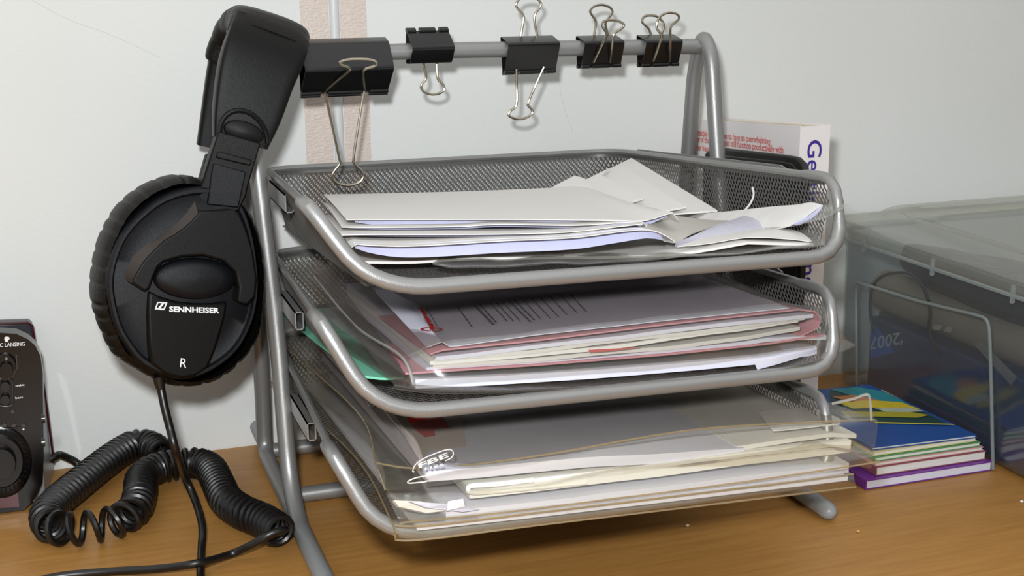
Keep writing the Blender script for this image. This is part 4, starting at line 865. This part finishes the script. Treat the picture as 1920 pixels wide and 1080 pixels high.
for i, t in enumerate(('"It is possible for a person to have an overwhelming', 'number of things to do and still function productively with', 'a clear head and a positive sense of relaxed control."')):
    y_end = [.176, .160, .163][i]
    pe = V((bkx0-.0003, y_end, up([1453, 1478, 1470][i], [273, 290, 306][i], x=bkx0-.0003).z))
    L_ = [.112, .128, .12][i]
    dz = -.078
    e = V((0, -1, .062)).normalized(); write(t, pe-e*L_, e, V((0, .062, 1)).normalized(), .0043, Mredtxt, pb, 'blurb', width=L_, bold=.008, lift=.0002)

# black slab leaning in front of the paperback
sl = [up(a, b, x=.296) for a, b in ((1318, 300), (1322, 286), (1332, 279), (1345, 277), (1472, 291), (1492, 295), (1503, 306), (1509, 326))]
zl = .0006
sl = sl+[V((.296, sl[-1].y, .012)), V((.296, sl[-1].y+.006, zl)), V((.296, sl[0].y-.006, zl)), V((.296, sl[0].y, .012))]
b_root = root('black_case', (.298, sum(p.y for p in sl)/len(sl), 0), 'slim black plastic case with rounded corners, standing between the rack and the paperback', 'case')
mb = MB(); mb.prism(sl, [p+V((.004, 0, 0)) for p in sl]); mb.build('case_body', mat('black_case_plastic', '#0c0b0b', .4), b_root, bevel=.0012)
ins = [V((.2955, p.y+(.004 if p.y < b_root.location.y else -.004), max(.006, p.z-.004))) for p in sl]
mb = MB(); mb.prism(ins, [p+V((.002, 0, 0)) for p in ins]); mb.build('case_face', mat('black_case_face', '#151414', .3), b_root, bevel=.0008)

# ------------------------------------------------------------------ booklets stacked on the desk
def booklet(label, corners, z0, z1, cover, pages, spine=True, curl=0., cov=.0006, grp='booklets stacked beside the tub'):
    """corners: front-left, front-right, back-right, back-left on the desk plane"""
    c = [V((x, y, 0)) for x, y in corners]; ctr = sum(c, V())/4
    r = root('booklet', (ctr.x, ctr.y, z0), label, 'booklet', grp)
    def lay(a, b, inset, m, name, par=r):
        q = [p+(ctr-p).normalized()*inset for p in c]; n = 9
        fr = [q[0].lerp(q[1], i/(n-1)) for i in range(n)]; bkk = [q[3].lerp(q[2], i/(n-1)) for i in range(n)]
        def zz(t, s): return curl*(1-s)*(2*t-1)**2
        T = [[p.lerp(k, s)+V((0, 0, b+zz(i/(n-1), s))) for i, (p, k) in enumerate(zip(fr, bkk))] for s in (0, .33, .66, 1)]
        mb = MB(); mb.slab(T, b-a); return mb.build(name, m, par, angle=30)
    lay(z0, z0+cov, 0, cover, 'cover'); lay(z0+cov, z1-cov, .0008, pages, 'page_block'); top_ = lay(z1-cov, z1, 0, cover, 'cover')
    if spine:
        n = (c[0]-c[3]).normalized(); a, b_ = c[0], c[3]; out = (c[0]-c[1]).normalized()
        mb = MB(); mb.prism([V((p.x, p.y, z)) for p, z in ((a, z0), (b_, z0), (b_, z1), (a, z1))], [V((p.x, p.y, z))+out*.0006 for p, z in ((a, z0), (b_, z0), (b_, z1), (a, z1))]); mb.build('spine', cover, r, smooth=False)
    return r, top_
Mpg = mat('booklet_pages', '#d6d3cc', .8, spec=.1, var=.12, vscale=900, stretch=(.03, .03, 1))
Mpg2 = mat('booklet_pages_lilac', '#d0cfda', .8, spec=.1, var=.08, vscale=900, stretch=(.03, .03, 1))
yF = .0775
booklet('purple-spined notebook, lowest of the booklet stack', [(.3235, .0745), (.4115, .0745), (.4115, .141), (.3235, .141)], .0004, .0062, mat('purple_cover', '#6d2f8a', .4), Mpg2)
zc = .0065
for lbl, dz, colr, x0, x1, y0 in (('white booklet with a dull red cover, second from the bottom of the stack', .0054, '#8b4f58', .3325, .4095, .078), ('thin pink-edged white booklet, third from the bottom of the stack', .0022, '#c79a98', .3325, .408, .079),
                                 ('thin green-covered white booklet, third from the top of the stack', .0026, '#4f8d55', .3325, .4065, .080), ('cream booklet with a pale tan cover, directly under the blue one', .0025, '#c9bd8c', .3325, .4045, .0815)):
    booklet(lbl, [(x0, y0), (x1, y0), (x1, .18), (x0, .18)], zc, zc+dz, mat(colr.strip('#')+'_cover', colr, .5), Mpg, cov=.0004); zc += dz+.0003
Mblue = mat('blue_gloss_cover', '#1f4a8f', .25, spec=.5, var=.06, vscale=60)
zt = zc+.0020
bl, cv = booklet('blue booklet with a yellow and teal picture on its cover, topmost of the stack', [(.3325, .0835), (.4030, .0800), (.3990, .187), (.3325, .190)], zc, zt, Mblue, Mpg, cov=.0005)
# picture on the blue cover
def patch(poly, m, name, lift): mb = MB(); mb.add([V((x, y, zt+lift)) for x, y in poly], [tuple(range(len(poly)))]); return mb.build(name, m, cv, smooth=False)
def bp_(px, py): p = up(px, py, z=zt); return (p.x, p.y)
patch([bp_(*q) for q in ((1555, 733), (1620, 742), (1690, 752), (1780, 797), (1640, 793), (1560, 786))], mat('dark_teal_picture', '#1f3f3c', .3), 'picture', .0003)
patch([bp_(*q) for q in ((1556, 731), (1610, 727), (1660, 736), (1705, 760), (1650, 755), (1600, 744))], mat('teal_picture', '#2b8690', .3, var=.3, vscale=120), 'picture_patch', .0005)
patch([bp_(*q) for q in ((1560, 745), (1600, 742), (1650, 752), (1640, 757), (1580, 752))], mat('orange_picture', '#b5713a', .3, var=.3, vscale=200), 'picture_patch', .0006)
patch([bp_(*q) for q in ((1570, 757), (1630, 752), (1690, 756), (1725, 769), (1680, 770), (1640, 766), (1600, 768))], mat('yellow_picture', '#c9b126', .3, var=.25, vscale=300), 'picture_patch', .0007)
patch([bp_(*q) for q in ((1575, 772), (1640, 774), (1700, 773), (1742, 780), (1720, 785), (1640, 783), (1590, 784))], mat('olive_picture', '#a59a24', .3, var=.3, vscale=300), 'picture_patch', .0007)
patch([bp_(*q) for q in ((1640, 768), (1700, 766), (1735, 773), (1700, 775), (1660, 774))], mat('pale_picture', '#a9b3a0', .3, var=.2, vscale=300), 'picture_patch', .0008)
patch([bp_(*q) for q in ((1640, 792.5), (1784, 796.5), (1790, 798.5), (1640, 795))], mat('yellow_line', '#c5bd4a', .3), 'picture_line', .0006)

# ------------------------------------------------------------------ translucent storage tub
tub = root('storage_tub', (.53, .08, 0), 'clear plastic storage tub with a lid on the desk, filled with dark things', 'storage box')
Mtub = film('clear_tub_plastic', '#eef1f2', .03, '#b9c0c2', rough=.12, base=.03, edge=.3, bump=.15, bscale=25)
Mtubrib = film('tub_rib_plastic', '#d5dcdc', .30, '#b4bebe', rough=.15, base=.06, edge=.4, bump=.1)
Mlid = film('clear_lid_plastic', '#eff0ea', .15, '#cfcfc4', rough=.10, base=.05, edge=.4, bump=.15, bscale=18)
TX0, TX1, TY0, TY1, TH = .4145, .66, -.10, .262, .118
def rrect(x0, x1, y0, y1, r, z, n=7):
    out = []
    for cx_, cy_, a0 in ((x1-r, y1-r, 0), (x0+r, y1-r, 90), (x0+r, y0+r, 180), (x1-r, y0+r, 270)):
        for i in range(n): a = math.radians(a0+90*i/(n-1)); out.append(V((cx_+r*math.cos(a), cy_+r*math.sin(a), z)))
    return out
t_ = .0014; rows = [rrect(TX0+.006, TX1-.006, TY0+.006, TY1-.006, .018, .0008), rrect(TX0+.002, TX1-.002, TY0+.002, TY1-.002, .022, .004)]+[rrect(TX0-.0012*i/6, TX1+.001, TY0, TY1, .024, .012+(TH-.012)*i/6) for i in range(7)]
inn = [[p+(V((.537, .08, p.z))-p).normalized()*t_ for p in r] for r in rows[1:]]
mb = MB(); mb.grid(rows+inn[::-1], True); n_ = len(rows[0]); mb.f.append(tuple(range(n_))); mb.m.append(0); mb.f.append(tuple((len(rows)+len(inn)-1)*n_+i for i in range(n_))); mb.m.append(0)
mb.build('tub_body', Mtub, tub, angle=50)
rib = [up(a, b, x=TX0-.0022) for a, b in ((1608, 800), (1606, 700), (1605, 528), (1640, 539), (1720, 564), (1828, 590), (1848, 596), (1855, 612), (1858, 700), (1862, 880))]
mb = MB(); mb.tube(fillet(rib, .004, 4), .0011, 8); mb.build('moulded_rib', Mtubrib, tub)
# lid: skirt, rolled rim, raised border, recessed top
LZ = .1165
def lidrow(g, z, r=.03): return rrect(TX0-g, TX1+g, TY0-g, TY1+g*.6, r, z)
mb = MB(); mb.grid([lidrow(.0085, LZ-.004), lidrow(.0095, LZ-.003), lidrow(.0095, LZ+.004), lidrow(.0080, LZ+.0072), lidrow(-.002, LZ+.0082), lidrow(-.012, LZ+.0085), lidrow(-.017, LZ+.0130), lidrow(-.020, LZ+.0142), lidrow(-.025, LZ+.0142), lidrow(-.029, LZ+.0130), lidrow(-.033, LZ+.0085), lidrow(-.05, LZ+.0080)], True)
n_ = 28; mb.f.append(tuple(11*n_+i for i in range(n_))); mb.m.append(0)
lid = mb.build('lid', Mlid, tub, angle=60)
mb = MB(); mb.tube([p for p in lidrow(.0090, LZ-.0035)], .0014, 6, closed=True); mb.build('lid_rim', Mtubrib, lid)
for y in (.21, .135, .06):
    MB().box(TX0-.0108, TX0-.0085, y, y+.0016, LZ-.0075, LZ+.003).build('lid_catch', Mtubrib, lid)
# what the tub holds
Mnavy = mat('navy_box', '#1b2740', .45, var=.15, vscale=30); Mdk = mat('dark_bag', '#15171d', .5); Mbeige = mat('beige_roll', '#7d7162', .6, var=.1, vscale=40)
di = root('desk_diary', (.428, .1, .002), 'navy blue diary dated 2007 standing upside down inside the tub', 'diary')
MB().box(.4205, .4340, -.035, .222, .0022, .0595).build('diary_body', mat('diary_blue', '#18294e', .4, var=.2, vscale=25), di, bevel=.002)
mb = MB(); q = [up(a, b, x=.4203) for a, b in ((1632, 612), (1645, 612), (1678, 660), (1632, 672))]; mb.prism(q, [p+V((.0002, 0, 0)) for p in q]); mb.build('bright_blue_patch', mat('bright_blue', '#2450a0', .4), di, smooth=False)
a_ = up(1694, 622, x=.4200); b_ = up(1632, 634, x=.4200); e_ = (b_-a_).normalized()
write("'2007", a_, e_, V((0, 0, -1)), .0085, mat('silver_print', '#97a1a8', .4), di, 'year_lettering', width=(b_-a_).length, bold=.012, lift=.0003)
MB().box(.436, .63, -.07, .236, .0022, .059).build('navy_box', Mnavy, None, bevel=.003)
tag(bpy.data.objects['navy_box'], 'dark navy box filling the lower part of the tub', 'box')
rl_ = MB().lathe(V((.4385, .03, .0745)), V((0, 1, 0)), [(.012, 0), (.0142, .001), (.0145, .05), (.0145, .19), (.0142, .201), (.010, .202)], 24).build('beige_roll', Mbeige); tag(rl_, 'beige cloth roll lying on the navy diary inside the tub', 'roll')
mb = MB(); mb.grid([[V((.448+.030*r_*math.cos(a)*(1+.04*math.sin(3*a)), .108+.115*r_*math.sin(a), z+.001*math.sin(5*a))) for a in [2*math.pi*i/26 for i in range(26)]] for r_, z in ((.3, .0895), (.8, .0905), (1, .098), (.98, .108), (.6, .1135), (.01, .114))], True); mb.f.append(tuple(range(26))); mb.m.append(0)
tag(mb.build('dark_pouch', Mdk), 'black soft pouch pressed under the lid of the tub', 'pouch')
lp = [up(a, b, x=.4185) for a, b in ((1640, 625), (1632, 590), (1633, 550), (1644, 526), (1665, 514), (1700, 512), (1724, 528), (1738, 555), (1744, 585), (1742, 612), (1748, 640), (1765, 662))]
mb = MB(); mb.tube(smoothline(lp, 6), .0011, 8); cb = mb.build('cable_loop', Mcord); tag(cb, 'thin black cable looped inside the tub against its wall', 'cable')
sb = [up(a, b, x=.4190) for a, b in ((1826, 646), (1838, 640), (1905, 708), (1895, 722))]; mb = MB(); mb.prism(sb, [p+V((.001, 0, 0)) for p in sb]); tag(mb.build('silver_strap', mat('silver_strap', '#8d8a84', .35, .5), smooth=False), 'silver strap running diagonally inside the tub', 'strap')
for i, (a, b, w_) in enumerate(((1752, 608, 14), (1775, 612, 10))):
    q = [up(x, y, x=.4197) for x, y in ((a, b), (a+w_, b+3), (a+w_-4, b+12), (a-5, b+9))]; mb = MB(); mb.prism(q, [p+V((.0006, 0, 0)) for p in q]); tag(mb.build('pale_tag', mat('pale_tag', '#8f8f84', .5), smooth=False), ['pale tag inside the tub, the one nearer the date', 'small pale tag inside the tub, further from the date'][i], 'tag')

# ------------------------------------------------------------------ crumbs on the desk
for px, py, lbl in ((1289, 985, 'white paper crumb on the desk below the bottom tray'), (1609, 996, 'tan crumb on the desk right of the rack foot'), (1916, 940, 'white paper crumb at the right edge of the desk')):
    p = up(px, py, z=.0007); bm = MB(); bm.lathe(p-V((0, 0, .0006)), V((0, 0, 1)), [(.0005, 0), (.0011, .0004), (.0008, .0011), (.0002, .0014)], 7)
    tag(bm.build('crumb', mat('tan_crumb', '#c99a5c', .8) if 'tan' in lbl else Mpaper, smooth=False), lbl, 'crumb')
